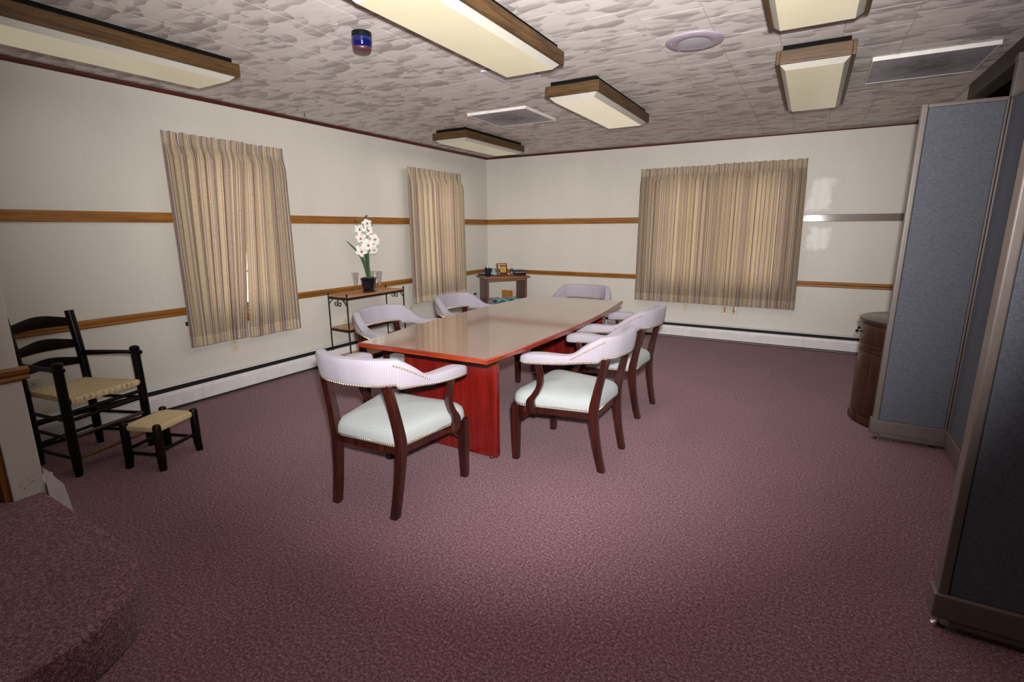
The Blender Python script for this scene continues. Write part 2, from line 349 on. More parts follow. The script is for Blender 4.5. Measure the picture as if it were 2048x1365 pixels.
# ---------------------------------------------------------------- mesh helpers
class MB:
    def __init__(s): s.v = []; s.f = []; s.uv = {}; s.mi = {}
    def add(s, vs, fs, uvs=None, mi=0):
        o = len(s.v); s.v += [tuple(x) for x in vs]
        for i, f in enumerate(fs):
            if mi: s.mi[len(s.f)] = mi
            if uvs: s.uv[len(s.f)] = uvs[i]
            s.f.append(tuple(o+k for k in f))
        return s
    def box(s, a, b, mi=0):
        (x0, y0, z0), (x1, y1, z1) = a, b
        vs = [(x0, y0, z0), (x1, y0, z0), (x1, y1, z0), (x0, y1, z0), (x0, y0, z1), (x1, y0, z1), (x1, y1, z1), (x0, y1, z1)]
        return s.add(vs, [(3, 2, 1, 0), (4, 5, 6, 7), (0, 1, 5, 4), (1, 2, 6, 5), (2, 3, 7, 6), (3, 0, 4, 7)], mi=mi)
    def loft(s, rings, caps=True, closed=False, uv=None, mi=0):
        n = len(rings[0]); vs = [p for r in rings for p in r]; fs = []; uvs = [] if uv else None
        R = len(rings)
        for i in range(R if closed else R-1):
            for j in range(n):
                a, b, c, d = i*n+j, i*n+(j+1) % n, ((i+1) % R)*n+(j+1) % n, ((i+1) % R)*n+j
                fs.append((a, b, c, d))
                if uv: uvs.append((uv[i][j], uv[i][j+1], uv[i+1][j+1], uv[i+1][j]))
        if caps and not closed:
            fs.append(tuple(range(n-1, -1, -1))); fs.append(tuple((R-1)*n+k for k in range(n)))
            if uv:
                for r in (0, R-1):
                    q = rings[r]; L = [(p[0]+p[1], p[2]) for p in q]
                    uvs.append(tuple(L[::-1]) if r == 0 else tuple(L))
        return s.add(vs, fs, uvs, mi)
    def tube(s, path, r, n=10, closed=False, flatten=None, caps=True):
        P = [Vector(p) for p in path]; m = len(P); rr = r if isinstance(r, (list, tuple)) else [r]*m
        rings = []; N = None
        for i in range(m):
            if closed: t = P[(i+1) % m]-P[i-1]
            else: t = P[min(i+1, m-1)]-P[max(i-1, 0)]
            t.normalize()
            if N is None:
                a = Vector((0, 0, 1)) if abs(t.z) < .9 else Vector((1, 0, 0))
                N = (a-t*a.dot(t)).normalized()
            else: N = (N-t*N.dot(t)).normalized()
            B = t.cross(N); fl = flatten or (1, 1)
            rings.append([P[i]+N*(rr[i]*fl[0]*math.cos(2*PI*k/n))+B*(rr[i]*fl[1]*math.sin(2*PI*k/n)) for k in range(n)])
        return s.loft(rings, caps, closed)
    def sweep(s, path, wx, wy):      # rectangular section on a mostly upright path
        rings = []
        for i, p in enumerate(path):
            a = wx[i] if isinstance(wx, (list, tuple)) else wx; b = wy[i] if isinstance(wy, (list, tuple)) else wy
            x, y, z = p; rings.append([(x-a/2, y-b/2, z), (x+a/2, y-b/2, z), (x+a/2, y+b/2, z), (x-a/2, y+b/2, z)])
        return s.loft(rings)
    def lathe(s, prof, c=(0, 0, 0), n=24, sq=None):
        rings = []
        for r, z in prof:
            ring = []
            for k in range(n):
                a = 2*PI*k/n; ca, sa = math.cos(a), math.sin(a)
                if sq: q = (abs(ca)**sq+abs(sa)**sq)**(-1/sq)
                else: q = 1
                ring.append((c[0]+r*q*ca, c[1]+r*q*sa, c[2]+z))
            rings.append(ring)
        return s.loft(rings)
    def prism(s, poly, z0, z1, mi=0):
        n = len(poly); vs = [(x, y, z0) for x, y in poly]+[(x, y, z1) for x, y in poly]
        fs = [tuple(range(n-1, -1, -1)), tuple(range(n, 2*n))]+[(i, (i+1) % n, n+(i+1) % n, n+i) for i in range(n)]
        return s.add(vs, fs, mi=mi)
    def extrude(s, prof, a, b, axis='y'):   # profile points (p,z); swept along an axis
        rings = []
        for t in (a, b):
            rings.append([(p, t, z) if axis == 'y' else (t, p, z) for p, z in prof])
        return s.loft(rings)
    def xf(s, M):
        s.v = [tuple(M @ Vector(v)) for v in s.v]; return s
    def build(s, name, mat, parent=None, smooth=False, bevel=0, seg=2, loc=None, ang=35, weld=False):
        me = bpy.data.meshes.new(name); me.from_pydata(s.v, [], s.f)
        for mm in (mat if isinstance(mat, (list, tuple)) else [mat]): me.materials.append(MT[mm])
        if s.mi:
            for i, k in s.mi.items(): me.polygons[i].material_index = k
        if s.uv:
            l = me.uv_layers.new(name='UVMap').data
            for p in me.polygons:
                q = s.uv.get(p.index)
                if q:
                    for k, li in enumerate(p.loop_indices): l[li].uv = q[k]
        bm = bmesh.new(); bm.from_mesh(me)
        if weld: bmesh.ops.remove_doubles(bm, verts=bm.verts, dist=1e-6)
        bmesh.ops.recalc_face_normals(bm, faces=bm.faces)
        if bevel:
            es = [e for e in bm.edges if len(e.link_faces) == 2 and e.calc_face_angle(0) > math.radians(ang)]
            bmesh.ops.bevel(bm, geom=es, offset=bevel, segments=seg, affect='EDGES', profile=.6, clamp_overlap=True)
        bm.to_mesh(me); bm.free()
        if smooth:
            for p in me.polygons: p.use_smooth = True
            me.set_sharp_from_angle(angle=math.radians(42))
        o = bpy.data.objects.new(name, me); C.objects.link(o)
        if parent: o.parent = parent
        if loc: o.location = loc
        return o
def tag(o, label, cat, group=None):
    o['label'] = label; o['category'] = cat
    if group: o['group'] = group
    return o
def thing(name, label, cat, loc=(0, 0, 0), rz=0, group=None):
    o = bpy.data.objects.new(name, None); C.objects.link(o); o.empty_display_size = .1
    o.location = loc; o.rotation_euler = (0, 0, rz); return tag(o, label, cat, group)
def struct(o): o['kind'] = 'structure'; return o
def stuff(o): o['kind'] = 'stuff'; return o
def copy_tree(o, parent=None):
    c = o.copy(); C.objects.link(c)
    if parent: c.parent = parent
    for ch in list(o.children): copy_tree(ch, c)
    return c
def crom(pts, n):     # Catmull-Rom through tuples
    out = []; m = len(pts)
    for i in range(m-1):
        p0, p1, p2, p3 = pts[max(i-1, 0)], pts[i], pts[i+1], pts[min(i+2, m-1)]
        for k in range(n):
            t = k/n
            out.append(tuple(.5*(2*b+(c-a)*t+(2*a-5*b+4*c-d)*t*t+(3*b-a-3*c+d)*t**3) for a, b, c, d in zip(p0, p1, p2, p3)))
    out.append(tuple(pts[-1])); return out

# ---------------------------------------------------------------- room shell
H = 2.44; SY = -8.2; FX = 8.0; RX = 5.25
WIN = {'left': [(-4.44, -3.66), (-1.70, -.87)], 'back': [(2.53, 4.10)]}; WZ = (.72, 1.97)
def wall_with_holes(name, axis, a0, a1, holes, thick):
    mb = MB(); t0, t1 = thick
    def bx(p, q, z0, z1):
        if axis == 'y': mb.box((t0, p, z0), (t1, q, z1))
        else: mb.box((p, t0, z0), (q, t1, z1))
    cur = a0
    for h0, h1 in holes:
        bx(cur, h0, 0, H); bx(h0, h1, 0, WZ[0]); bx(h0, h1, WZ[1], H); cur = h1
    bx(cur, a1, 0, H)
    return struct(mb.build(name, 'wall'))
wl = wall_with_holes('wall_left', 'y', SY, .12, WIN['left'], (-.12, 0))
wb = wall_with_holes('wall_back', 'x', -.12, FX, WIN['back'], (0, .12))
struct(MB().box((-.12, SY-.1, 0), (FX, SY, H)).build('wall_front', 'wall'))
wr = struct(MB().box((RX, -1.45, 0), (RX+.08, 0, H)).build('wall_right', 'wall'))
struct(MB().box((RX-.012, SY, 2.325), (RX+.09, -1.45, H)).build('trim_10', 'header', bevel=.004))
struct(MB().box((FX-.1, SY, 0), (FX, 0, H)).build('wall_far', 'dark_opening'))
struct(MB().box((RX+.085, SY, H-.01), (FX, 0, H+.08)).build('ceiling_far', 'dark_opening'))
struct(MB().box((-.12, SY-.1, -.06), (FX, .12, 0)).build('floor', 'carpet'))
# short wall coming off the left wall in the foreground
ws = struct(MB().box((0, -6.05, 0), (1.22, -5.93, H)).build('wall_stub', 'wall', bevel=.004))
struct(MB().box((.95, -6.075, .17), (1.205, -6.05, 2.05)).build('trim_11', 'rail_z', bevel=.004))
struct(MB().box((1.09, -6.09, .62), (1.20, -6.075, 2.02)).build('trim_12', 'trim_y', bevel=.004))
# raised carpeted platform with a rounded corner
pl = [(0, -5.94), (1.30, -5.94), (1.9, -5.95)]
for k in range(13):
    a = PI/2-(PI/2)*k/12
    pl.append((2.02+.49*math.cos(a)**.9 if k < 12 else 2.51, -6.40+.445*math.sin(a)**.9 if k < 12 else -6.40))
pl += [(2.515, -6.8), (2.515, SY), (0, SY)]
pf = struct(MB().prism(pl, 0, .17).build('floor_platform', 'carpet', bevel=.012, seg=3, ang=60, smooth=True))

# ceiling backing and its tiles
ce = struct(MB().box((-.12, SY-.1, H+.004), (RX+.09, .12, H+.09)).build('ceiling', 'tile_edge'))
TS = .304; X0 = 4.97-17*TS
def tile_mesh(x0, x1, y0, y1, mb=None):
    mb = mb or MB(); g = .0005; b = .0016; z0, z1 = H, H+.004
    A = [(x0+g, y0+g, z1), (x1-g, y0+g, z1), (x1-g, y1-g, z1), (x0+g, y1-g, z1)]
    B = [(x0+b, y0+b, z0), (x1-b, y0+b, z0), (x1-b, y1-b, z0), (x0+b, y1-b, z0)]
    mb.add(A+B, [(4, 5, 6, 7)]); o = len(mb.v)-8
    for k in range(4):
        mb.mi[len(mb.f)] = 1; mb.f.append((o+k, o+(k+1) % 4, o+4+(k+1) % 4, o+4+k))
    return mb
def inview(x, y, z, mar=1.06):
    d = Vector((x, y, z))-CAM; f = d.dot(fw)
    return f > .2 and abs(1014.79*d.dot(r2)/f) < 1024*mar and abs(1014.79*d.dot(u2)/f) < 682*mar
cells = []
for i in range(-1, 19):
    x0, x1 = max(0, X0+i*TS), min(RX-.012, X0+(i+1)*TS)
    if x1-x0 < .02: continue
    off = (-3.16 if i % 2 else -3.012)
    for j in range(-18, 12):
        y0, y1 = max(SY, off+j*TS), min(0, off+(j+1)*TS)
        if y1-y0 > .02: cells.append((x0, x1, y0, y1))
def seen(c): return any(inview(x, y, H) for x in c[:2] for y in c[2:])
vis = sorted([c for c in cells if seen(c)], key=lambda c: (Vector(((c[0]+c[1])/2, (c[2]+c[3])/2, H))-CAM).length)
rest = [c for c in cells if not seen(c)]+vis[300:]
TM = {}
for c in vis[:300]:
    w, d = round(c[1]-c[0], 4), round(c[3]-c[2], 4)
    if (w, d) not in TM:
        o = tile_mesh(0, w, 0, d).build('ceiling_tile', ['tile', 'tile_edge'], ce); TM[(w, d)] = o.data
    else:
        o = bpy.data.objects.new('ceiling_tile', TM[(w, d)]); C.objects.link(o); o.parent = ce
    o.location = (c[0], c[2], 0)
mb = MB()
for c in rest: tile_mesh(*c, mb=mb)
stuff(mb.build('ceiling_tile_field', ['tile', 'tile_edge'], ce))

# ceiling trim and wall rails
tp = [(0, H-.004), (.016, H-.004), (.013, H-.022), (.006, H-.032), (0, H-.032)]
struct(MB().extrude(tp, SY, 0, 'y').build('trim_1', 'trim_y'))
struct(MB().extrude([(-p, z) for p, z in tp], .001, RX, 'x').build('trim_2', 'trim_x'))
MR = (1.462, 1.537); LR = (.735, .796)
def midrail(a, b, ax):
    mb = MB()
    if ax == 'y': mb.box((0, a, MR[0]), (.018, b, MR[1]))
    else: mb.box((a, -.018, MR[0]), (b, 0, MR[1]))
    return mb
lp = [(0, LR[0]), (.010, LR[0]), (.016, LR[0]+.008), (.014, LR[0]+.022), (.022, LR[0]+.034), (.024, LR[1]-.010), (.018, LR[1]), (0, LR[1])]
k = 3
for nm in ('mid', 'low'):
    for ax, segs in (('y', [(-5.93, -4.525), (-3.575, -1.785), (-.785, -.0)]), ('x', [(0, 2.45), (4.18, RX)])):
        for a, b in segs:
            if nm == 'mid': o = midrail(a, b, ax).build('trim_%d' % k, 'rail_red' if ax == 'x' and a > 4 else 'rail_'+ax, bevel=.003)
            else: o = MB().extrude(lp if ax == 'y' else [(-p, z) for p, z in lp], a, b, ax).build('trim_%d' % k, 'rail_'+ax)
            struct(o); k += 1
            if k in (10, 11, 12): k = 13
# rail on the end of the short wall
mb = MB().extrude([(1.22+p*1.3, z) for p, z in lp], -6.06, -5.905, 'y')
struct(mb.build('trim_%d' % k, 'rail_y')); k += 1

# windows behind the curtains
def window(n, wall, a0, a1, mull):
    T = (lambda p, d, z: (d, p, z)) if wall == 'left' else (lambda p, d, z: (p, -d, z))
    def bx(mb, p0, p1, d0, d1, z0, z1):
        A, B = T(p0, d0, z0), T(p1, d1, z1)
        mb.box(tuple(min(x, y) for x, y in zip(A, B)), tuple(max(x, y) for x, y in zip(A, B)))
    def piece(name, mat, lst, par=None, bev=.003):
        mb = MB()
        for l in lst: bx(mb, *l)
        return mb.build(name, mat, par, bevel=bev)
    z0, z1 = WZ; c = .075
    fr = struct(piece('window_%d' % n, 'rail_z', [(a0-c, a0, 0, .02, z0, z1+c), (a1, a1+c, 0, .02, z0, z1+c), (a0, a1, 0, .02, z1, z1+c)]))
    piece('sill', 'rail_y' if wall == 'left' else 'rail_x', [(a0-c-.01, a1+c+.01, -.1, .045, z0-.025, z0)], fr)
    piece('apron', 'rail_y' if wall == 'left' else 'rail_x', [(a0-c, a1+c, 0, .018, z0-.115, z0-.04)], fr)
    spans = [(a0, a1)] if not mull else [(a0, (a0+a1)/2-.03), ((a0+a1)/2+.03, a1)]
    if mull: piece('mullion', 'rail_z', [((a0+a1)/2-.03, (a0+a1)/2+.03, -.10, .015, z0, z1)], fr)
    zm = (z0+z1)/2
    for s0, s1 in spans:
        for za, zb, d in ((z0, zm+.02, -.05), (zm-.02, z1, -.085)):
            sh = piece('sash', 'rail_z', [(s0, s0+.045, d-.03, d, za, zb), (s1-.045, s1, d-.03, d, za, zb), (s0+.045, s1-.045, d-.03, d, za, za+.045),
                      (s0+.045, s1-.045, d-.03, d, zb-.04, zb), (s0+.045, s1-.045, d-.02, d-.008, (za+zb)/2-.01, (za+zb)/2+.01)], fr, 0)
            piece('pane', 'pane', [(s0+.045, s1-.045, d-.016, d-.013, za+.045, zb-.04)], sh, 0)
window(1, 'left', *WIN['left'][0], False); window(2, 'left', *WIN['left'][1], False); window(3, 'back', *WIN['back'][0], True)

# baseboard heaters
def heater(label, L, loc, rz, joints, tall=False):
    t = thing('baseboard_heater', label, 'heater', loc, rz, 'white baseboard heaters along the walls')
    # local: runs along +x, wall at y=0, sticks out to -y
    MB().extrude([(0, .02), (-.004, .02), (-.004, .195), (-.012, .198), (0, .20)], 0, L, 'x').build('back_plate', 'heater', t)
    MB().box((.01, -.056, .018), (L-.01, -.006, .150)).box((.01, -.034, .150), (L-.01, -.006, .192)).build('shaded_heating_element', 'black', t)  # element block, painted black so the slot's shade sits in its colour
    xs = [0]+joints+[L]
    for a, b in zip(xs[:-1], xs[1:]):
        MB().extrude([(-.062, .028), (-.070, .034), (-.070, .130), (-.064, .148), (-.052, .157), (-.050, .154), (-.060, .145), (-.066, .129), (-.066, .036), (-.060, .03)], a+.001, b-.001, 'x').build('front_cover', 'heater', t)
    MB().extrude([(-.004, .203), (-.030, .199), (-.044, .194), (-.044, .190), (-.030, .194), (-.004, .198)], 0, L, 'x').build('damper', 'heater', t)
    if tall:   # the end that shows: a plain plate above a wider sheet-metal cap
        MB().extrude([(0, .17), (-.018, .17), (-.034, .25), (-.020, .262), (0, .293)], -.004, -.001, 'x').build('end_plate', 'wall', t)
        MB().extrude([(0, .0), (-.080, .0), (-.062, .178), (-.030, .238), (0, .222)], -.012, -.004, 'x').build('end_cap', 'heater', t)
    for a in (0, L-.004)[tall:]:
        MB().extrude([(0, .0), (-.071, .0), (-.071, .136), (-.064, .152), (-.046, .195), (0, .205)], a, a+.004, 'x').build('end_cap', 'heater', t)
    return t
heater('long white baseboard heater along the left wall, behind the armchair and shelf', 5.80, (.001, -5.84, 0), PI/2, [1.3, 2.0, 3.9])
heater('white baseboard heater along the back wall under the wide curtains', 5.10, (.075, -.001, 0), 0, [1.2, 2.6, 4.3])
hs = heater('white heater end showing beside the short wall and carpeted platform', 1.12, (1.222, -5.928, 0), PI, [.6], True)

# ---------------------------------------------------------------- captain's chairs
def chair():
    t = thing('conference_chair', '', 'chair')
    # upholstered horseshoe of arms and back: stations x, y, top z, bottom z, half width
    st = [(.312, .192, .676, .652, .022), (.315, .180, .693, .644, .036), (.319, .145, .706, .643, .042), (.317, .07, .713, .648, .042), (.307, -.01, .713, .653, .038),
          (.294, -.075, .713, .658, .034), (.283, -.12, .727, .664, .031), (.266, -.165, .765, .667, .030), (.246, -.205, .796, .668, .029),
          (.226, -.236, .818, .669, .028), (.218, -.246, .821, .687, .028), (.185, -.276, .824, .687, .028), (.12, -.310, .826, .687, .028), (.0, -.328, .827, .687, .028)]
    R = crom(st, 3); full = R+[(-a[0],)+a[1:] for a in R[-2::-1]]
    n = 14; rings = []; uv = []; s = 0; info = []
    for i, (x, y, zt, zb, w) in enumerate(full):
        p0, p1 = full[max(i-1, 0)], full[min(i+1, len(full)-1)]
        tx, ty = p1[0]-p0[0], p1[1]-p0[1]; l = math.hypot(tx, ty) or 1; nx, ny = ty/l, -tx/l   # outward-ish normal
        if i: s += math.hypot(x-full[i-1][0], y-full[i-1][1])
        if nx*x+ny*(y+.05) < 0: nx, ny = -nx, -ny
        lean = .016*max(0, min(1, (zt-.72)/.11)); ring = []; U = []; per = 0; last = None
        hz = (zt-zb)/2; cz = (zt+zb)/2
        for k in range(n):
            a = 2*PI*k/n-PI/2; ca, sa = math.cos(a), math.sin(a)
            e = 2/5.0; px = w*math.copysign(abs(ca)**e, ca); pz = hz*math.copysign(abs(sa)**e, sa)
            if pz > 0 and zt < .73: px *= 1.0
            d = px+lean*((pz/hz+1)/2)
            q = (x+nx*d, y+ny*d, cz+pz)
            if last: per += math.dist(q, last)
            last = q; ring.append(q); U.append((s, per))
        U.append((s, per+.02)); rings.append(ring); uv.append(U); info.append((x, y, zt, zb, w, nx, ny, lean))
    MB().loft(rings, True, False, uv).build('upholstered_back', 'fabric_back', t, True)
    # nail heads: one joined trim
    nb = MB()
    def nail(p, d):
        d = Vector(d).normalized(); a = d.orthogonal().normalized(); b = d.cross(a); r = .0058; p = Vector(p)
        R0 = [p+(a*math.cos(2*PI*k/6)+b*math.sin(2*PI*k/6))*r for k in range(6)]
        R1 = [p+d*.0034+(a*math.cos(2*PI*k/6)+b*math.sin(2*PI*k/6))*r*.6 for k in range(6)]
        o = len(nb.v); nb.v += [tuple(v) for v in R0+R1+[p+d*.0046]]
        for k in range(6): nb.f += [(o+k, o+(k+1) % 6, o+6+(k+1) % 6, o+6+k), (o+6+k, o+6+(k+1) % 6, o+12)]
    def nails(path, gap=.0138):
        acc = 0; L = [0]
        for (p, d), (q, e) in zip(path[:-1], path[1:]): L.append(L[-1]+(Vector(q)-Vector(p)).length)
        m = int(L[-1]/gap); j = 0
        for i in range(m+1):
            x = i*gap
            while j < len(L)-2 and L[j+1] < x: j += 1
            f = (x-L[j])/max(1e-6, L[j+1]-L[j]); (p, d), (q, e) = path[j], path[j+1]
            nail(Vector(p).lerp(Vector(q), f), Vector(d).lerp(Vector(e), f))
    outer = [((x+nx*(w-.0006), y+ny*(w-.0006), zb+.011), (nx, ny, -.1)) for x, y, zt, zb, w, nx, ny, le in info]
    nails(outer)
    inner = [((x-nx*(w-.0006), y-ny*(w-.0006), zb+.011), (-nx, -ny, -.1)) for x, y, zt, zb, w, nx, ny, le in info][8:-8]
    nails(inner)
    half = [a for a in info if a[0] > 0 and -.255 < a[1] < -.10]
    def slant(side):
        P = []
        for x, y, zt, zb, w, nx, ny, le in half:
            f = (y+.10)/-.145; z = .692+f*.098
            fz = (z-zb)/(zt-zb); d = w+le*fz-.001
            P.append((((x+nx*d)*side, y+ny*d, z), (nx*side, ny, 0)))
        nails(P)
    slant(1); slant(-1)
    # seat
    def outline(off=0, zf=None):
        pts = []
        cor = [(.292, .288, .07), (-.292, .288, .07), (-.222, -.232, .06), (.222, -.232, .06)]
        for i, (cx, cy, r) in enumerate(cor):
            for k in range(5):
                a = PI/2*i+PI/2*k/4; sx = 1 if cx > 0 else -1; sy = 1 if cy > 0 else -1
                pts.append((cx-sx*(r+off)+r*math.cos(a) if False else cx-sx*r+(r)*math.cos(a)-sx*off, cy-sy*r+r*math.sin(a)-sy*off))
        return pts
    def dense(P):
        out = []
        for i in range(len(P)):
            a, b = P[i], P[(i+1) % len(P)]; m = max(1, int(math.dist(a, b)/.05))
            for k in range(m): out.append((a[0]+(b[0]-a[0])*k/m, a[1]+(b[1]-a[1])*k/m))
        return out
    base = dense(outline()); N = len(base); rings = []; uvs = []
    for sc, z in ((.985, .362), (1.0, .368), (1.006, .385), (1.0, .408), (.975, .428), (.92, .444), (.80, .460), (.60, .472), (.35, .479), (.12, .481)):
        ring = [(x*sc, .028+(y-.028)*sc, z-.006*(1-abs(x)/.3)*(y > .2)) for x, y in base]; rings.append(ring)
        U = [(x*sc+(z*.7), y*sc-(z*.7)) for x, y in base]; uvs.append(U+[U[0]])
    per = [0]
    for k in range(N): per.append(per[-1]+math.dist(base[k], base[(k+1) % N]))
    zz = [0, .007, .025, .05, .078]
    mbs = MB(); mbs.loft(rings[:5], False, False, [[(per[k], zz[i]) for k in range(N+1)] for i in range(5)])
    mbs.loft(rings[4:], False, False, [[(x*sc, y*sc) for x, y in base+[base[0]]] for sc in (.975, .92, .80, .60, .35, .12)])
    mbs.f.append(tuple(range(10*N, 11*N))); mbs.uv[len(mbs.f)-1] = tuple((x*.12, y*.12) for x, y in base)
    mbs.f.append(tuple(range(N-1, -1, -1)))
    mbs.build('seat', 'fabric_seat', t, True, weld=True)
    P = [((x*1.004, .028+(y-.028)*1.004, .374), (x, y-.03, 0)) for x, y in base]
    nails(P+[P[0]])
    stuff(nb.build('nailhead_trim', 'brass', t, True))
    # wooden frame
    rail = MB().prism([(x*.95, .028+(y-.028)*.95) for x, y in base], .318, .3615)
    rail.build('seat_rail', 'mahogany', t)
    for s_ in (1, -1):
        MB().sweep([(s_*.272, .262, 0), (s_*.272, .262, .362)], [.040, .050], [.040, .050]).build('front_leg', 'mahogany', t, bevel=.005)
        path = crom([(s_*.190, -.268, 0), (s_*.196, -.243, .12), (s_*.203, -.222, .26), (s_*.207, -.214, .37), (s_*.205, -.226, .46), (s_*.200, -.246, .56), (s_*.192, -.276, .692)], 4)
        wy = [.040+.012*math.exp(-((p[2]-.37)/.12)**2) for p in path]
        MB().sweep(path, .040, wy).build('rear_leg', 'mahogany', t, True, bevel=.004, ang=50)
        path = crom([(s_*.292, .138, .328), (s_*.296, .150, .40), (s_*.294, .112, .46), (s_*.296, .086, .52), (s_*.301, .088, .59), (s_*.308, .104, .656)], 4)
        wy = [.062-.026*min(1, max(0, (p[2]-.33)/.16)) for p in path]
        MB().sweep(path, .030, wy).build('arm_support', 'mahogany', t, True, bevel=.004, ang=50)
        br = [(s_*.25, .225, .320), (s_*.25, .16, .320), (s_*.25, .238, .25)]
        MB().loft([[(x-.008, y, z) for x, y, z in br], [(x+.008, y, z) for x, y, z in br]]).build('corner_bracket', 'mahogany', t)
    return t
G = 'captain chairs around the conference table'
ch0 = chair()
CHAIRS = [((2.467, -4.822, 0), math.radians(4), 'lilac captain chair with its back to us at the near end of the red table'),
          ((3.128, -3.918, 0), math.radians(90), 'lilac captain chair standing clear at the right side of the table, nearest on that side'),
          ((3.07, -2.95, 0), math.radians(88), 'lilac captain chair on the table right side, behind the nearer right one'),
          ((1.78, -3.94, 0), math.radians(-90), 'lilac captain chair pushed in on the left, in front of the iron shelf'),
          ((1.835, -3.065, 0), math.radians(-90), 'lilac captain chair pushed in on the left, below the narrow middle curtains'),
          ((2.36, -2.07, 0), math.radians(180), 'lilac captain chair at the far end of the table, only its back showing')]
for i, (l, a, lb) in enumerate(CHAIRS):
    c = ch0 if i == 0 else copy_tree(ch0)
    c.location = l; c.rotation_euler = (0, 0, a); tag(c, lb, 'chair', G)

# ---------------------------------------------------------------- conference table
tb = thing('conference_table', 'long boat-shaped cherry red conference table with a glossy top', 'table', (2.475, -3.45, 0))
def boat(off=0):
    P = []; L = 1.205-off; A = math.radians(1.5)
    for s_ in (1, -1):
        for k in range(17):
            y = -L+2*L*k/16; y = y*s_
            hw = .447+.072*(1-(y/1.205)**2)-off; P.append((hw*s_, y))
    return [(x*math.cos(A)-y*math.sin(A), x*math.sin(A)+y*math.cos(A)) for x, y in P]
MB().prism(boat(.012), .7485, .7500).build('top_surface', 'tabletop', tb)
eb = MB(); rings = [[(x, y, z) for x, y in boat(o)] for o, z in ((.012, .7495), (.004, .748), (0, .744), (0, .725), (.005, .720), (.05, .7155))]
eb.loft(rings); eb.build('top_edge', 'cherry_edge', tb, True)
MB().prism(boat(.098), .6865, .7154).build('shaded_underframe', 'black', tb)  # sub-frame in black: the shadow band below the top is in its colour
for y, x0, x1 in ((-.82, -.40, .31), (.995, -.415, .31)):
    sl = MB().box((x0, y-.022, .022), (x1, y+.022, .6858)).build('pedestal_panel', 'cherry_z', tb, bevel=.006, seg=3)
    for x in (x0+.08, x1-.05): MB().lathe([(.006, .022), (.006, .008), (.016, .006), (.016, 0)], (x, y, 0), 12).build('foot_glide', 'metal', sl)
stuff_ = None

# ---------------------------------------------------------------- curtains and rods
def curtain(wall, a, b, z0, z1, nf, seed, label, lean0=0., lean1=0., depth=.102):
    rnd = random.Random(seed); w = b-a; nc = nf*16; nz = 26; ph = [0]; am = []; wid = [rnd.uniform(.75, 1.3) for _ in range(nf)]
    tot = sum(wid); edges = [0]
    for q in wid: edges.append(edges[-1]+q/tot)
    amp = [rnd.uniform(.75, 1.15) for _ in range(nf+1)]; dr = [rnd.uniform(-.4, .4) for _ in range(nf)]
    cols = []
    def at(c, z):
        i = min(nf-1, c//16); f = (c-i*16)/16; s = edges[i]+(edges[i+1]-edges[i])*f
        h = (z1-z); head = max(0, min(1, (h-.075)/.10)); low = min(1, h/1.6)
        A = (.012+.050*head+.014*low)*(amp[i]*(1-f)+amp[i+1]*f if i+1 <= nf else 1)
        cs = .5-.5*math.cos(2*PI*f)
        if h < .10: cs = cs**(.35+2.5*(.5-abs(h/.10-.5)))        # pinch pleats in the heading
        else: cs = cs**.62
        sway = -.22*(edges[i+1]-edges[i])*math.sin(4*PI*f)*head*.7+dr[i]*.02*low*math.sin(PI*f)
        sN = s+sway; x = a+w*sN
        e = s                                       # side edges drift a little towards the hem
        x += (lean0*(1-e)+lean1*e)*low
        d = depth-.028+A*cs+.006*math.sin(7*s+seed)
        return x, d
    U = [0]; zr = z0+.5
    for c in range(1, nc+1):
        p, q = at(c-1, zr), at(c, zr); U.append(U[-1]+math.dist(p, q))
    mb = MB(); vs = []; uvs = []
    zs = [z1-(z1-z0)*t for t in [0, .012, .024, .036, .05, .062, .075, .09, .11, .14, .18]+[.18+.82*k/15 for k in range(1, 16)]]
    for z in zs:
        for c in range(nc+1):
            x, d = at(c, z); zz = z-(.007*math.cos(2*PI*c/16) if z <= z0+1e-6 else 0)+(.004*math.cos(2*PI*c/16) if z >= z1-1e-6 else 0)
            vs.append((d, x, zz) if wall == 'left' else (x, -d, zz))
    fs = []
    for r in range(len(zs)-1):
        for c in range(nc):
            q = (r*(nc+1)+c, r*(nc+1)+c+1, (r+1)*(nc+1)+c+1, (r+1)*(nc+1)+c); fs.append(q)
            uvs.append(((U[c]+seed*.37, zs[r]), (U[c+1]+seed*.37, zs[r]), (U[c+1]+seed*.37, zs[r+1]), (U[c]+seed*.37, zs[r+1])))
    mb.add(vs, fs, uvs)
    o = mb.build('curtain', 'curtain', None, True); o.data.set_sharp_from_angle(angle=PI)
    return tag(o, label, 'curtain', 'striped pinch-pleat curtains over the windows')
curtain('left', -4.585, -3.936, .485, 2.128, 8, 1, 'left panel of the striped curtains nearest us, left of the bright slit', .0, -.176)
curtain('left', -3.942, -3.56, .475, 2.122, 5, 2, 'narrow right panel of the striped curtains nearest us, right of the bright slit', -.138, .0)
curtain('left', -1.875, -1.318, .49, 2.134, 7, 3, 'left panel of the narrow striped curtains behind the orchid', .0, .012)
curtain('left', -1.314, -.768, .485, 2.134, 8, 4, 'right panel of the narrow striped curtains closest to the room corner', -.012, .0)
curtain('back', 2.375, 3.270, .472, 2.128, 11, 5, 'left panel of the wide striped curtains on the back wall', .0, .0)
curtain('back', 3.273, 4.215, .470, 2.136, 11, 6, 'right panel of the wide striped curtains, beside the white wall patches', .0, .03)
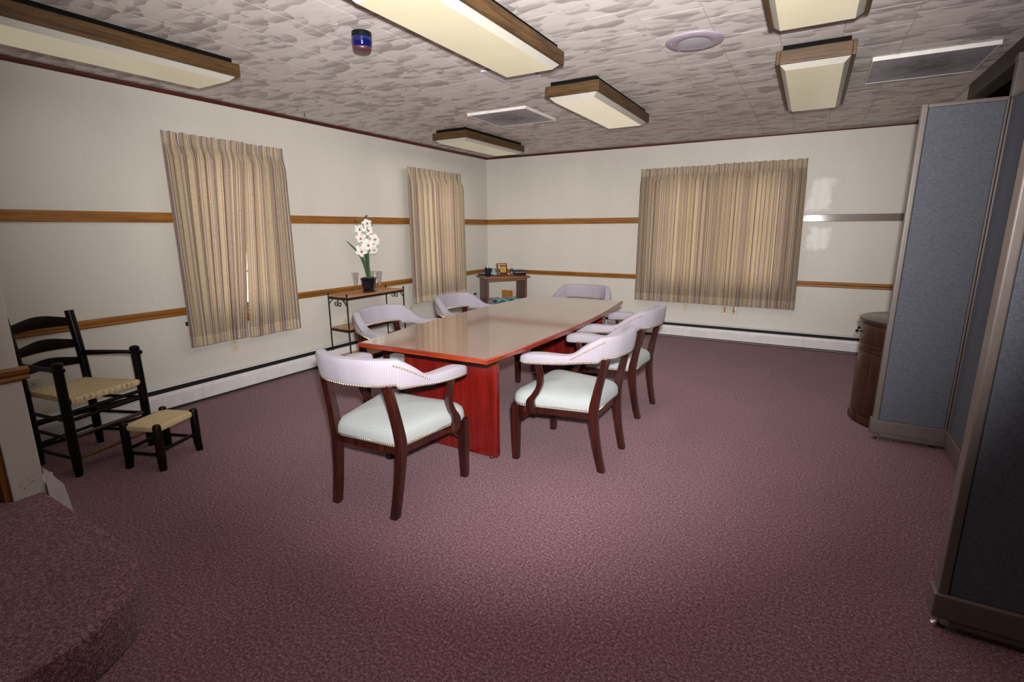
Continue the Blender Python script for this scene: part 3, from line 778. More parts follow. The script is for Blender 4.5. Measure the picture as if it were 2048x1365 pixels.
def rod(wall, a, b, label):
    t = thing('curtain_rod', label, 'curtain rod', group='white curtain rods behind the pleats')
    f = (lambda p, d, z: (d, p, z)) if wall == 'left' else (lambda p, d, z: (p, -d, z))
    pth = [f(a, .002, 2.07), f(a, .025, 2.07), f(a+.012, .035, 2.07), f(b-.012, .035, 2.07), f(b, .025, 2.07), f(b, .002, 2.07)]
    MB().tube(pth, .009, 8, flatten=(1.3, .7)).build('rod', 'winwhite', t, True)
    for p in (a, b):
        A, B = f(p-.012, 0, 2.045), f(p+.012, .005, 2.095)
        MB().box(tuple(map(min, A, B)), tuple(map(max, A, B))).build('bracket', 'winwhite', t)
rod('left', -4.48, -3.62, 'white curtain rod behind the nearest striped curtains'); rod('left', -1.73, -.84, 'white curtain rod behind the narrow middle curtains'); rod('back', 2.44, 4.15, 'white curtain rod behind the wide back wall curtains')
for y, z, lb in ((-4.556, .661, 'small black cord pulley on the wall beside the nearest curtains'), (-1.765, .650, 'small black cord pulley on the wall left of the middle curtains')):
    t = thing('cord_pulley', lb, 'pulley', (0, y, z))
    MB().box((.0, -.010, -.016), (.006, .010, .016)).build('plate', 'black', t, bevel=.002)
    MB().lathe([(.011, 0), (.011, .012), (.006, .014)], n=10).xf(Matrix.Rotation(PI/2, 4, 'Y')).build('wheel', 'black', t, loc=(.006, 0, 0))

# ---------------------------------------------------------------- ceiling lights, registers, speaker, beacon
def light(x0, x1, y0, y1, label, power, bright=False):
    cx, cy = (x0+x1)/2, (y0+y1)/2; a, b = (x1-x0)/2, (y1-y0)/2
    t = thing('ceiling_light', label, 'light', (cx, cy, 0), 0, 'oak framed fluorescent ceiling lights')
    MB().box((-a+.03, -b+.03, 2.405), (a-.03, b-.03, H)).build('housing', 'housing', t)
    for s in (1, -1):
        MB().box((s*a-.02*(s > 0), -b, 2.335), (s*a+.02*(s < 0), b, 2.408)).build('frame_board', 'lightoak_y', t, bevel=.003)
        MB().box((-a+.0205, s*b-.02*(s > 0), 2.335), (a-.0205, s*b+.02*(s < 0), 2.408)).build('frame_board', 'lightoak_x', t, bevel=.003)
    i, j = a-.021, b-.021; d = .030
    lo = lambda k, z: [(-i+k, -j+k, z), (i-k, -j+k, z), (i-k, j-k, z), (-i+k, j-k, z)]
    mb = MB(); mb.loft([lo(0, 2.36), lo(0, 2.337), lo(d, 2.309)], False, mi=1); n = len(mb.v); mb.f.append((n-4, n-3, n-2, n-1)); mb.f.append((3, 2, 1, 0))
    mb.build('lens', ['lens_bright' if bright else 'lens', 'lens_side'], t)
    lamp('fluorescent_tubes', 'AREA', (cx, cy, 2.306), (cx, cy, 0), power, (1, .97, .88), shape='RECTANGLE', size=.36, size_y=1.25)
    return t
light(.70, 1.13, -5.93, -4.60, 'long oak framed ceiling light at upper left, nearest the left wall', 1.5)
light(.675, 1.115, -2.13, -.86, 'oak framed ceiling light nearest the far corner of the room', 9)
light(2.555, 2.965, -5.10, -3.78, 'large oak framed ceiling light beside the blue beacon', 4)
light(2.535, 2.945, -3.16, -1.865, 'oak framed ceiling light above the table, with the brightest lens', 10, True)
light(4.036, 4.434, -3.15, -1.78, 'oak framed ceiling light beside the dark register on the right', 6)
light(4.042, 4.442, -5.08, -3.765, 'oak framed ceiling light cut by the top of the picture at the right', 1)
def register(x0, y0, s, label):
    t = thing('ceiling_register', label, 'vent', (x0+s/2, y0+s/2, 0), 0, 'square ceiling air registers'); h = s/2
    mb = MB(); e = .009
    for a, b in (((-h, -h), (h, -h+e)), ((-h, h-e), (h, h)), ((-h, -h+e), (-h+e, h-e)), ((h-e, -h+e), (h, h-e))):
        mb.box((*a, 2.416), (*b, H))
    mb.build('flange', 'vent_edge', t, bevel=.002)
    MB().box((-h+e+.001, -h+e+.001, 2.4185), (h-e-.001, h-e-.001, 2.430)).build('perforated_plate', 'vent', t)
    for w, z in ((.11, 2.4165), (.05, 2.4145)):
        mb = MB(); mb.loft([[(-w, -w, 2.4185), (w, -w, 2.4185), (w, w, 2.4185), (-w, w, 2.4185)], [(-w+.012, -w+.012, z), (w-.012, -w+.012, z), (w-.012, w-.012, z), (-w+.012, w-.012, z)]])
        mb.build('diffuser_cone', 'vent', t)
register(1.465, -2.61, .61, 'square ceiling register with dark stained centre, between the lights over the table')
register(4.542, -2.60, .61, 'square ceiling register in the dark right side of the ceiling, near the panels')
t = thing('ceiling_cover', 'small plain lilac white square cover beyond the large ceiling light', 'cover plate', (2.44, -3.49, 0))
MB().box((-.15, -.15, 2.428), (.15, .15, 2.4395)).build('plate', 'grey_plate', t, bevel=.004)
for s in (1, -1): MB().lathe([(.006, 0), (.006, -.003), (.003, -.004)], n=8).build('screw', 'metal', t, loc=(s*.12, 0, 2.428))
t = thing('ceiling_speaker', 'round lilac grey speaker grille set flat in the ceiling', 'speaker', (3.632, -3.475, 0))
MB().lathe([(.158, 2.4395), (.158, 2.434), (.150, 2.429), (.09, 2.4265), (.088, 2.4275), (.001, 2.4275)], n=40).build('rim', 'speaker', t, True)
MB().lathe([(.086, 2.4275), (.086, 2.4262), (.05, 2.4235), (.001, 2.422)], n=32).build('grille', 'speaker_in', t, True)
for k in range(6):
    a = PI/3*k+.3; r = .125 if k % 2 else .14
    MB().lathe([(.0055, 0), (.005, -.003), (.002, -.004)], n=8).build('screw', 'metal', t, loc=(r*math.cos(a), r*math.sin(a), 2.429))
t = thing('beacon_light', 'cobalt blue warning beacon with a black base on the ceiling', 'beacon', (2.109, -4.529, H))
MB().lathe([(.064, 0), (.066, -.006), (.066, -.030), (.062, -.034)], n=28).xf(Matrix.Scale(.8, 4)).build('base', 'beacon_base', t, True)
MB().lathe([(.066, -.034), (.0685, -.040), (.067, -.062), (.062, -.088), (.058, -.094)], n=28).xf(Matrix.Scale(.8, 4)).build('lens', 'beacon', t, True)
MB().lathe([(.059, -.094), (.0605, -.097), (.059, -.108), (.050, -.116), (.001, -.117)], n=28).xf(Matrix.Scale(.8, 4)).build('cap', 'beacon_rim', t, True)
for x, y, lb in ((.231, -3.41, 'tiny metal screw hook in the ceiling above the nearest curtains'), (.254, -1.80, 'tiny metal screw hook in the ceiling near the far corner light')):
    t = thing('ceiling_hook', lb, 'hook', (x, y, H))
    MB().lathe([(.010, 0), (.010, -.003), (.004, -.006)], n=10).build('plate', 'metal', t)
    MB().tube([(0, 0, -.004), (0, 0, -.014)]+[(.009*math.sin(a), 0, -.023+.009*math.cos(a)) for a in [k*.5 for k in range(10)]], .0025, 6).build('hook_wire', 'slot', t, True)

# ---------------------------------------------------------------- outlets and wall plates
def plate(wall, p, z, label, kind='outlet'):
    rz = {'left': PI/2, 'back': 0}[wall]; loc = (0, p, z) if wall == 'left' else (p, 0, z)
    t = thing('wall_outlet' if kind == 'outlet' else 'jack_plate', label, 'outlet' if kind == 'outlet' else 'wall plate', loc, rz)
    # local: x along wall, -y out of the wall
    MB().box((-.037, -.006, -.058), (.037, 0, .058)).build('cover', 'outlet', t, bevel=.003)
    if kind == 'outlet':
        for s in (1, -1):
            r = MB().lathe([(.0185, 0), (.0185, .002), (.001, .002)], n=20).xf(Matrix.Translation((0, -.006, s*.021)) @ Matrix.Rotation(PI/2, 4, 'X')).build('receptacle', 'outlet', t)
            mb = MB()
            for x in (-.0065, .0065): mb.box((x-.0016, -.0092, s*.021-.001), (x+.0016, -.0078, s*.021+.008))
            mb.box((-.0025, -.0092, s*.021-.010), (.0025, -.0078, s*.021-.005)); mb.build('slots', 'slot', r)
    else:
        for k in range(3):
            z_ = .026-.024*k; red = kind == 'three' or k < 2
            MB().box((-.009, -.010, z_-.009), (.009, -.006, z_+.009)).build('jack', 'redjack' if red else 'slot', t, bevel=.002)
        if kind == 'three': MB().box((-.014, -.0072, -.052), (.020, -.006, -.042)).build('tag', 'whitejack', t)
        else: MB().box((.012, -.0072, .0), (.026, -.006, .034)).build('tag', 'whitejack', t)
    return t
plate('left', -4.185, .415, 'ivory outlet just below the nearest striped curtains')
plate('left', -5.553, .40, 'ivory outlet seen between the armchair arm and seat')
plate('left', -2.92, .40, 'ivory outlet behind the iron shelf unit')
plate('left', -1.84, .40, 'ivory outlet right of the iron shelf unit, under the middle curtains')
po = plate('left', -.405, .405, 'ivory outlet with a black plug near the room corner')
MB().box((-.022, -.035, .022), (.022, -.009, .050)).build('plug', 'blackplastic', po, bevel=.004)
plate('back', .51, .405, 'ivory outlet on the back wall under the small desk')
plate('back', 3.02, .405, 'ivory outlet below the wide curtains, left of the red jacks')
plate('back', 3.49, .40, 'ivory wall plate with three red jacks below the wide curtains', 'three')
plate('back', 3.595, .405, 'ivory wall plate with two red jacks, right of the three-jack one', 'two')
plate('back', 4.885, .425, 'ivory outlet behind the round-fronted cabinet')
t = thing('wall_block', 'orange wood square fixed to the back wall under the desk', 'wood block', (.35, 0, .415))
MB().box((-.095, -.016, -.058), (.095, 0, .058)).build('board', 'wood_plate', t, bevel=.003)

# ---------------------------------------------------------------- cubicle panels, pole, cabinet
def panel(L, loc, rz, label, hz=2.107):
    t = thing('cubicle_panel', label, 'partition', loc, rz, 'blue grey cubicle panels')   # local: x along, faces -y and +y, thickness .056
    th = .056
    for y0, y1 in ((-.0, .008), (th-.008, th)):
        MB().box((.032, y0+.001*(y0 < .01), .142), (L-.012, y1, hz-.022)).build('fabric_face', 'panelfab', t, bevel=.004)
    MB().box((.032, .0085, .05), (L-.01, th-.0085, hz-.02)).build('core', 'black', t)
    MB().box((0, -.003, .06), (.030, th+.003, hz)).build('edge_post', 'pframe', t, bevel=.006, seg=3)
    MB().box((L-.010, -.001, .06), (L, th+.001, hz)).build('edge_post', 'pframe', t, bevel=.002)
    MB().box((.030, -.003, hz-.022), (L, th+.003, hz)).build('top_cap', 'pframe', t, bevel=.006, seg=3)
    MB().box((-.010, -.014, .050), (L, th+.014, .142)).build('base_cover', 'pframe', t, bevel=.008, seg=3)
    MB().box((.045, -.008, .026), (L, th+.008, .0505)).build('cable_channel', 'pframe', t, bevel=.003)
    for x in (.022, L-.05):
        MB().lathe([(.005, .052), (.005, .010), (.010, .008), (.020, .004), (.020, 0)], (x, th/2, 0), 14).build('foot', 'metal', t, True)
    return t
panel(.385, (4.812, -2.757, 0), 0, 'narrow blue grey fabric panel standing beside the round-fronted cabinet')
panel(1.80, (5.258, -4.575, 0), PI/2, 'long blue grey fabric panel running toward us between the other two')
panel(.43, (4.838, -4.655, 0), 0, 'nearest blue grey fabric panel at the right edge of the picture')
t = thing('utility_pole', 'taupe pole rising above the corner of the fabric panels', 'pole', (5.232, -2.728, 0))
MB().box((-.030, -.030, 0), (.030, .030, 2.32)).build('pole', 'pframe', t, bevel=.004)
MB().box((-.034, -.034, 2.290), (.034, .034, 2.3245)).build('collar', 'pframe', t, bevel=.004)

cb = thing('round_front_cabinet', 'dark mahogany cabinet with a rounded front beside the fabric panel', 'cabinet', (5.15, -2.285, 0))
def demi(r0, r1, n=26):      # flat back at x=0, curve bulging to -x
    return [(-r0*math.sin(PI*k/n), -r1*math.cos(PI*k/n)) for k in range(n+1)]
MB().prism(demi(.425, .375), .06, .735).build('body', 'cabinet', cb, True)
MB().prism(demi(.445, .395), .0, .062).build('plinth', 'cabinet', cb, True, bevel=.004)
MB().prism(demi(.452, .402), .733, .764).build('top', 'cabinet_top', cb, True, bevel=.006)
MB().prism(demi(.434, .384), .535, .548).build('moulding', 'cabinet', cb, True, bevel=.004)
MB().prism(demi(.434, .384), .568, .580).build('moulding', 'cabinet', cb, True, bevel=.004)
def arcpanel(name, a0, a1, z0, z1, r):
    pts = [(-(.425+r)*math.sin(a0+(a1-a0)*k/10), -(.375+r)*math.cos(a0+(a1-a0)*k/10)) for k in range(11)]
    inn = [(-(.42)*math.sin(a0+(a1-a0)*k/10), -(.37)*math.cos(a0+(a1-a0)*k/10)) for k in range(10, -1, -1)]
    return MB().prism(pts+inn, z0, z1).build(name, 'cabinet', cb, True, bevel=.003)
dw = arcpanel('drawer_front', PI*.18, PI*.82, .592, .722, .009)
d1 = arcpanel('door', PI*.12, PI*.497, .075, .525, .008); d2 = arcpanel('door', PI*.503, PI*.88, .075, .525, .008)
for a, par, z in ((PI*.49, dw, .655), (PI*.60, dw, .655)):
    c_, s_ = -math.sin(a), -math.cos(a)
    M = Matrix.Translation((.432*c_, .382*s_, z)) @ Vector((c_, s_, 0)).to_track_quat('Z', 'Y').to_matrix().to_4x4()
    MB().lathe([(.010, 0), (.009, .003), (.004, .008), (.004, .018), (.010, .022), (.013, .029), (.010, .036), (.001, .039)], n=14).xf(M).build('knob', 'iron', par, True)

# ---------------------------------------------------------------- iron and wood shelf unit with its things
SX0, SX1, SY0, SY1 = .055, .325, -3.165, -2.325
su = thing('shelf_unit', 'black wrought iron console with three wooden shelves on the left wall', 'shelf', (0, 0, 0))
for x in (SX0, SX1):
    for y in (SY0, SY1):
        MB().tube([(x, y, 0), (x, y, .742)], .0075, 10).build('leg', 'iron', su, True)
        MB().lathe([(.004, .740), (.009, .744), (.0115, .752), (.009, .760), (.001, .764)], (x, y, 0), 12).build('finial', 'iron', su, True)
for z in (.728, .395, .078):
    for x in (SX0, SX1): MB().box((x-.006, SY0, z-.024), (x+.006, SY1, z-.006)).build('side_bar', 'iron', su, bevel=.002)
    for y in (SY0, SY1): MB().box((SX0, y-.006, z-.024), (SX1, y+.006, z-.006)).build('end_bar', 'iron', su, bevel=.002)
    MB().box((SX0+.004, SY0+.012, z-.006), (SX1-.004, SY1-.012, z+.011)).build('shelf_board', 'pine', su, bevel=.003)
for y in (SY0, SY1):
    xm = (SX0+SX1)/2
    for s in (1, -1):
        pth = [(xm, y, .706), (xm+s*.003, y, .675)]
        for k in range(20):
            a = PI-.30*k; r = .026*(1-.032*k)
            pth.append((xm+s*(.029+r*math.cos(a)), y, .660-r*math.sin(a)))
        MB().tube(pth, .0042, 7).build('scroll', 'iron', su, True)
        xe = SX1 if s > 0 else SX0
        MB().tube(crom([(xe, y, .640), (xe-s*.022, y, .668), (xe-s*.062, y, .704)], 5), .0045, 7).build('corner_brace', 'iron', su, True)
ST = .7392
def flute(x, y, label):
    t = thing('champagne_flute', label, 'glass', (x, y, ST), 0, 'crystal flutes on the iron shelf')
    MB().lathe([(.034, .0), (.034, .003), (.012, .007), (.006, .012)], n=20).build('foot', 'flute', t, True)
    MB().lathe([(.006, .012), (.0055, .030), (.013, .040), (.013, .046), (.006, .054), (.011, .064), (.010, .070)], n=16).build('stem', 'flute', t, True)
    mb = MB(); rings = []
    for r, z in ((.010, .070), (.016, .085), (.024, .13), (.031, .175), (.037, .212)):
        rings.append([(r*(1+.05*(k % 2))*math.cos(2*PI*k/28), r*(1+.05*(k % 2))*math.sin(2*PI*k/28), z) for k in range(28)])
    for r, z in ((.0355, .212), (.0295, .175), (.022, .13), (.013, .09)):
        rings.append([(r*math.cos(2*PI*k/28), r*math.sin(2*PI*k/28), z) for k in range(28)])
    mb.loft(rings).build('bowl', 'flute', t, True)
flute(.125, -2.845, 'fluted crystal champagne glass left of the orchid pot')
flute(.215, -2.585, 'fluted crystal champagne glass right of the orchid pot')
flute(.110, -2.600, 'fluted crystal champagne glass half hidden behind the orchid pot')
oc = thing('potted_orchid', 'white artificial orchid in a square black glazed pot on the iron shelf', 'plant', (.215, -2.745, ST), math.radians(28))
MB().lathe([(.050, 0), (.062, .004), (.064, .018), (.056, .022)], n=32, sq=4.5).build('saucer', 'pot', oc, True)
MB().lathe([(.048, .021), (.058, .040), (.066, .085), (.072, .138), (.076, .140), (.077, .152), (.070, .153), (.064, .138), (.064, .132)], n=32, sq=4.5).build('pot', 'pot', oc, True)
MB().lathe([(.0645, .128), (.0645, .136), (.03, .142), (.001, .140)], n=24, sq=4).build('moss', 'soil', oc, True)
def leaf(pts, w):
    P = crom(pts, 6); mb = MB(); rings = []
    for i, p in enumerate(P):
        f = i/(len(P)-1); ww = w*(math.sin(PI*min(1, .12+f*.88))**.7)*(1-.15*f)+.0008
        tx = Vector(P[min(i+1, len(P)-1)])-Vector(P[max(0, i-1)]); sd = tx.cross(Vector((-.5, .85, .1))).normalized(); nn = tx.cross(sd).normalized()
        p = Vector(p); rings.append([p-sd*ww, p-nn*(.0012+ww*.16), p+sd*ww, p+nn*.0012+nn*-ww*.16])
    mb.loft(rings).build('leaf', 'leaf', oc, True)
# local frame: x roughly right along the wall as seen, z up
RZ = Matrix.Rotation(-math.radians(28), 3, 'Z')
vr = Vector((.78, .62, 0)); vd = Vector((-.62, .78, 0))      # picture-right and away, in world terms
def L3(a, z, d=0): return tuple(RZ @ (vr*a+vd*d)+Vector((0, 0, z)))
leaf([L3(-.005, .14), L3(-.035, .30), L3(-.085, .42), L3(-.205, .545)], .014)
leaf([L3(-.006, .14, .01), L3(-.030, .28, .02), L3(-.055, .38, .03), L3(-.075, .46, .05)], .014)
leaf([L3(.006, .14), L3(-.002, .30), L3(-.010, .42), L3(-.012, .52)], .017)
leaf([L3(.012, .14, .01), L3(.006, .30, .0), L3(.002, .42, .0), L3(.0, .53, -.01)], .016)
leaf([L3(.010, .14, .02), L3(-.01, .32, .03), L3(-.022, .46, .03), L3(-.030, .56, .02)], .013)
def stalk(pts, r=.0042): MB().tube(crom(pts, 6), r, 7).build('stem', 'stem', oc, True)
stalk([L3(.004, .14, .01), L3(-.03, .42, .01), L3(-.05, .60, .0), L3(-.055, .68, .0), L3(-.03, .76, .0), L3(.012, .795, 0)])
stalk([L3(.01, .14, .0), L3(.012, .40, -.01), L3(.012, .56, -.01), L3(.02, .68, .0), L3(.03, .74, .0)])
stalk([L3(.016, .16, -.01), L3(.022, .34, -.02), L3(.028, .44, -.03), L3(.055, .475, -.03)], .003)
stalk([L3(-.052, .64), L3(-.075, .69), L3(-.090, .735)], .003)
for p, d in ((L3(.014, .797), (.6, .5, .5)), (L3(-.092, .745), (-.3, -.2, 1)), (L3(.058, .70, 0), (.5, .4, .4))):
    M = Matrix.Translation(p) @ Vector(d).to_track_quat('Z', 'Y').to_matrix().to_4x4()
    MB().lathe([(.002, -.012), (.007, -.002), (.009, .008), (.006, .018), (.001, .024)], n=10).xf(M).build('bud', 'bud', oc, True)
def flower(p, d, s=1.0, roll=0):
    M = Matrix.Translation(p) @ Vector(d).to_track_quat('Z', 'Y').to_matrix().to_4x4() @ Matrix.Rotation(roll, 4, 'Z') @ Matrix.Scale(s, 4)
    mb = MB()
    for k in range(5):
        a = PI/2+2*PI*k/5; ca, sa = math.cos(a), math.sin(a); grid = []
        for i in range(6):
            f = i/5; w = .019*math.sin(PI*(.14+.80*f))**.75; r = .004+.047*f
            for j in (-1, -.4, .4, 1):
                x = r; y = w*j; z = .010*math.sin(f*2.2)-.012*f*f+.004*abs(j)+.003*math.sin(7*f+k+j*2)
                grid.append((x*ca-y*sa, x*sa+y*ca, z))
        fs = [(i*4+j, i*4+j+1, i*4+j+5, i*4+j+4) for i in range(5) for j in range(3)]
        mb.add(grid, fs)
    o = mb.xf(M).build('flower', 'petal', oc, True)
    MB().lathe([(.002, 0), (.006, .005), (.008, .011), (.010, .018), (.007, .015), (.003, .008)], n=10).xf(M @ Matrix.Rotation(.6, 4, 'X')).build('lip', 'lip', o, True)
toC = RZ @ (Vector((4.1, -4.0, .35)).normalized())
for a, z, d, dx, dz, s, rl in ((.020, .725, 0, .1, .5, .95, .2), (-.060, .665, 0, -.35, .1, 1.0, .8), (.025, .655, .01, .35, .2, 1.0, .4), (-.050, .575, -.01, -.3, -.1, 1.05, .1),
                               (.085, .560, 0, .55, .15, 1.1, .9), (.020, .505, -.02, .1, -.1, 1.15, .3), (-.055, .440, -.01, -.2, -.2, 1.15, .7), (.075, .450, -.02, .6, -.35, .95, 1.1), (.105, .535, .02, .9, .0, .9, .5)):
    flower(L3(a, z, d), toC+(RZ @ vr)*dx+Vector((0, 0, dz)), s*1.16, rl)

# ---------------------------------------------------------------- corner desk and its things
DA = math.atan2(.760, .649); DO = (.500, -.880, 0)
dk = thing('corner_desk', 'small walnut desk set diagonally across the far room corner', 'desk', DO, DA)
MB().box((0, 0, .723), (.68, .42, .745)).build('desk_top', 'deskwood', dk, bevel=.004)
for x in (.045, .610): MB().box((x, .018, 0), (x+.026, .40, .723)).build('side_panel', 'deskside', dk, bevel=.003)
MB().box((.071, .03, .685), (.610, .048, .723)).build('apron', 'deskwood', dk, bevel=.002)
MB().box((.071, .020, .372), (.610, .395, .390)).build('shelf', 'deskwood', dk, bevel=.003)
DM = Matrix.Translation(DO) @ Matrix.Rotation(DA, 4, 'Z')
def onD(x, y, z=.745): return tuple(DM @ Vector((x, y, z)))
t = thing('pencil_cup', 'dark blue cup full of pens on the corner desk', 'cup', onD(.105, .17), DA)
MB().lathe([(.030, 0), (.036, .008), (.043, .075), (.047, .118), (.044, .118), (.040, .075), (.033, .01), (.001, .008)], n=24).build('cup', 'cup', t, True)
for k, (x, y, lx, ly, m, n_, lb) in enumerate(((-.012, .0, -.02, .01, 'penw', 'pen', 'pale pen leaning left in the dark blue cup'), (.010, .012, .02, .02, 'peng', 'marker', 'green marker in the dark blue cup'),
                        (.014, -.010, .035, -.01, 'penw', 'pen', 'pale pen leaning right in the dark blue cup'), (-.016, -.008, -.035, -.02, 'penk', 'pen', 'black pen in the dark blue cup'), (.0, .016, .006, .012, 'penw', 'pen', 'upright pale pen in the dark blue cup'))):
    b = Vector(onD(.105+x*.8, .17+y*.8, .745+.011)); e = Vector(onD(.105+x+lx*.5, .17+y+ly*.5, .745+.155))
    tag(MB().tube([b, b.lerp(e, .93), e], [.0045, .0045, .0015], 8).build(n_, m, None, True), lb, 'pen', 'pens in the dark blue cup')
ds = thing('award_plaque', 'wooden plaque with gold plates on a red wood base on the corner desk', 'plaque', onD(.335, .18), DA)
MB().box((-.155, -.05, 0), (.155, .05, .018)).build('base', 'plaque', ds, bevel=.004)
TI = Matrix.Translation((-.012, .015, .018)) @ Matrix.Rotation(math.radians(-10), 4, 'X')
MB().box((-.080, -.008, 0), (.080, .008, .158)).xf(TI).build('backboard', 'plaque', ds, bevel=.003)
gp = MB().box((-.056, -.0105, .028), (.056, -.008, .112)).xf(TI).build('gold_plate', 'gold', ds)
MB().box((-.062, -.0105, .130), (.062, -.008, .146)).xf(TI).build('gold_strip', 'gold', ds)
mb = MB()
for z, xs in ((.094, [(-.046, -.012), (-.006, .018)]), (.068, [(-.028, .004), (.010, .034)]), (.042, [(-.006, .016), (.022, .048)])):
    for a, b in xs:
        x = a
        while x < b-.003: mb.box((x, -.0112, z), (x+.0035, -.0103, z+.009)); x += .0058
mb.xf(TI).build('engraved_line', 'ink', gp)
for x, lb in ((.262, 'clear silver-capped bottle left of the wooden plaque'), (.455, 'clear silver-capped bottle right of the wooden plaque')):
    t = thing('glass_bottle', lb, 'bottle', onD(x, .155, .763), DA, 'clear bottles beside the plaque')
    MB().lathe([(.020, 0), (.022, .004), (.022, .072), (.019, .084), (.010, .092), (.009, .098)], n=18).build('body', 'bottle', t, True)
    MB().lathe([(.0185, .002), (.0185, .030), (.001, .030)], n=16).build('contents', 'tealglass', t, True)
    MB().lathe([(.0135, .096), (.0135, .104), (.009, .110), (.009, .124), (.011, .132), (.001, .136)], n=16).build('cap', 'silver', t, True)
t = thing('card_stand', 'small teal card stand beside the plaque on the desk', 'card stand', onD(.215, .235), DA)
MB().box((-.03, -.015, 0), (.03, .015, .008)).build('foot', 'blackplastic', t)
MB().box((-.022, -.002, .008), (.022, .002, .092)).xf(Matrix.Rotation(-.15, 4, 'X')).build('card', 'tealglass', t)
t = thing('pen_tray', 'flat black tray at the left back of the corner desk', 'tray', onD(.11, .335), DA)
MB().box((-.09, -.05, 0), (.09, .05, .006)).build('bottom', 'blackplastic', t)
for a, b in (((-.09, -.05), (.09, -.046)), ((-.09, .046), (.09, .05)), ((-.09, -.046), (-.086, .046)), ((.086, -.046), (.09, .046))):
    MB().box((*a, .006), (*b, .020)).build('rim', 'blackplastic', t)
t = thing('document_box', 'black box under a sheet of paper at the right of the desk', 'box', onD(.572, .20), DA)
MB().box((-.078, -.11, 0), (.078, .11, .042)).build('box', 'blackplastic', t, bevel=.003)
MB().box((-.079, -.111, .0425), (.079, .111, .047)).build('lid', 'blackplastic', t, bevel=.001)
tag(MB().box((-.075, -.105, 0), (.075, .105, .005)).build('paper_stack', 'paper', None, loc=onD(.570, .20, .7922)), 'thin white paper stack on the black box on the desk', 'paper').rotation_euler = (0, 0, DA)
t = thing('book', 'black book lying on top of the white paper on the desk', 'book', onD(.572, .20, .7975), DA)
MB().box((-.078, -.108, 0), (.078, .108, .003)).build('cover', 'blackplastic', t); MB().box((-.078, -.108, .019), (.078, .108, .022)).build('cover', 'blackplastic', t)
MB().box((-.074, -.104, .003), (.078, .104, .019)).build('pages', 'penk', t)
for x, y, r, z, lb in ((.19, .17, .05, .390, 'teal magazine at the left on the lower desk shelf'), (.455, .17, -.05, .390, 'teal and white magazine at the right on the lower desk shelf')):
    t = thing('magazine', lb, 'magazine', onD(x, y, z), DA+r, 'magazines on the lower desk shelf')
    MB().box((-.110, -.138, .0015), (.110, .14, .0305)).build('pages', 'paper', t)
    MB().box((-.112, -.142, .031), (.112, .142, .0325)).box((-.112, -.142, .0016), (.112, -.1385, .031)).box((-.112, -.142, 0), (.112, .142, .0014)).build('cover', 'mag', t)

# ---------------------------------------------------------------- ladder-back armchair and footstool
LA = math.radians(14.5)
la = thing('ladderback_armchair', 'black ladder-back armchair with a woven splint seat by the left wall', 'armchair', (.505, -5.478, 0), LA)
# local: faces +x; rear posts at x=-.2, front posts at x=.2
RP = {s: [(-.195, s*.178, 0), (-.200, s*.178, .40), (-.216, s*.176, .66), (-.250, s*.176, .905)] for s in (1, -1)}
FP = {s: [(.192, s*.226, 0), (.192, s*.226, .40), (.188, s*.224, .665)] for s in (1, -1)}
for s in (1, -1):
    P = crom(RP[s], 6); MB().tube(P, [.0245 if p[2] > .1 else .0195+.05*p[2] for p in P], 12).build('rear_post', 'blackwood', la, True)
    P = crom(FP[s], 6); MB().tube(P, [.025 if p[2] > .1 else .019+.06*p[2] for p in P], 12).build('front_post', 'blackwood', la, True)
    MB().lathe([(.025, .655), (.028, .664), (.027, .676), (.016, .684), (.001, .686)], (.188, s*.224, 0), 14).build('post_cap', 'blackwood', la, True)
    MB().tube(crom([(-.212, s*.176, .625), (-.05, s*.205, .632), (.12, s*.224, .640), (.225, s*.228, .640)], 4), [.024, .024, .024, .023, .022, .020, .018, .017, .017]+[.020, .026, .026, .016], 10, flatten=(.75, 1.15)).build('arm', 'blackwood', la, True)
    for z in (.10, .225, .335): MB().tube([(-.2, s*.178, z), (.192, s*.226, z+.004)], .0105, 9).build('side_stretcher', 'blackwood', la, True)
for z, m in ((.105, 'golden_rung'), (.240, 'golden_rung'), (.340, 'blackwood'), (.385, 'blackwood')): MB().tube([(.192, -.226, z), (.192, .226, z)], .0115, 9).build('front_stretcher', m, la, True)
for z in (.13, .25): MB().tube([(-.198, -.178, z), (-.198, .178, z)], .010, 9).build('back_stretcher', 'blackwood', la, True)
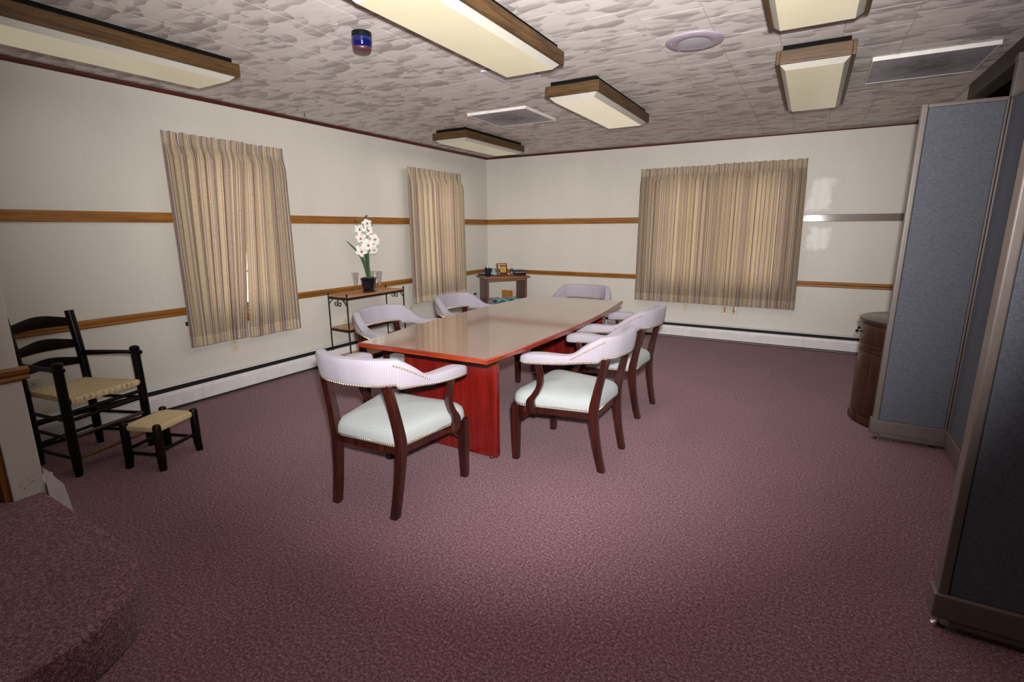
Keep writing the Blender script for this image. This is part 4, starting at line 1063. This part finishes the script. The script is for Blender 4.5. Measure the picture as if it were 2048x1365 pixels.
for zc, h, arch in ((.835, .052, .030), (.692, .052, .030), (.578, .046, .026)):
    rings = []
    for k in range(17):
        f = k/16; y = -.176+.352*f; bow = -.028*math.sin(PI*f); x = -.212-.026*max(0, (zc-.66)/.245)+bow
        top = zc+h/2+arch*math.sin(PI*f)**1.6; bot = zc-h/2+.006*math.sin(PI*f)
        rings.append([(x-.005, y, bot), (x+.005, y, bot), (x+.003, y, top), (x-.005, y, top)])
    MB().loft(rings).build('back_slat', 'blackwood', la, True, bevel=.002, ang=55)
def wovenseat(poly, z, th, dip, name, mat, par):
    rings = []; cx = sum(p[0] for p in poly)/len(poly); cy = sum(p[1] for p in poly)/len(poly)
    for sc, dz in ((.80, -th*.95), (.97, -th), (1.0, -th*.5), (.985, -.003), (.95, .0), (.75, -dip*.4), (.45, -dip*.8), (.12, -dip)):
        rings.append([(cx+(x-cx)*sc, cy+(y-cy)*sc, z+dz) for x, y in poly])
    return MB().loft(rings).build(name, mat, par, True)
def rpoly(A, n=6):
    out = []
    for i in range(len(A)):
        a, b = A[i], A[(i+1) % len(A)]
        for k in range(n): out.append((a[0]+(b[0]-a[0])*k/n, a[1]+(b[1]-a[1])*k/n))
    return out
wovenseat(rpoly([(.215, -.205), (.222, 0), (.215, .205), (-.20, .160), (-.20, -.160)]), .468, .036, .012, 'woven_seat', 'weave', la)
fs = thing('footstool', 'low black footstool with a pale woven top beside the ladder-back armchair', 'stool', (.940, -5.272, 0), math.atan2(.08, .208))
# local x along the short side, y along the long side
PX, PY = .1115, .142
for sx in (1, -1):
    for sy in (1, -1):
        MB().tube([(sx*(PX+.004), sy*(PY+.004), 0), (sx*PX, sy*PY, .06), (sx*PX, sy*PY, .272), (sx*PX, sy*PY, .284), (sx*PX, sy*PY, .288)], [.021, .0245, .023, .018, .009], 12).build('leg', 'blackwood', fs, True)
for s in (1, -1):
    MB().tube([(-PX, s*PY, .095), (PX, s*PY, .095)], .0105, 9).build('end_stretcher', 'blackwood', fs, True)
    MB().tube([(s*PX, -PY, .118), (s*PX, PY, .118)], .0105, 9).build('side_stretcher', 'blackwood', fs, True)
wovenseat(rpoly([(.118, -.125), (.118, .125), (.095, .148), (-.095, .148), (-.118, .125), (-.118, -.125), (-.095, -.148), (.095, -.148)], 3), .270, .032, .006, 'woven_top', 'weave2', fs)
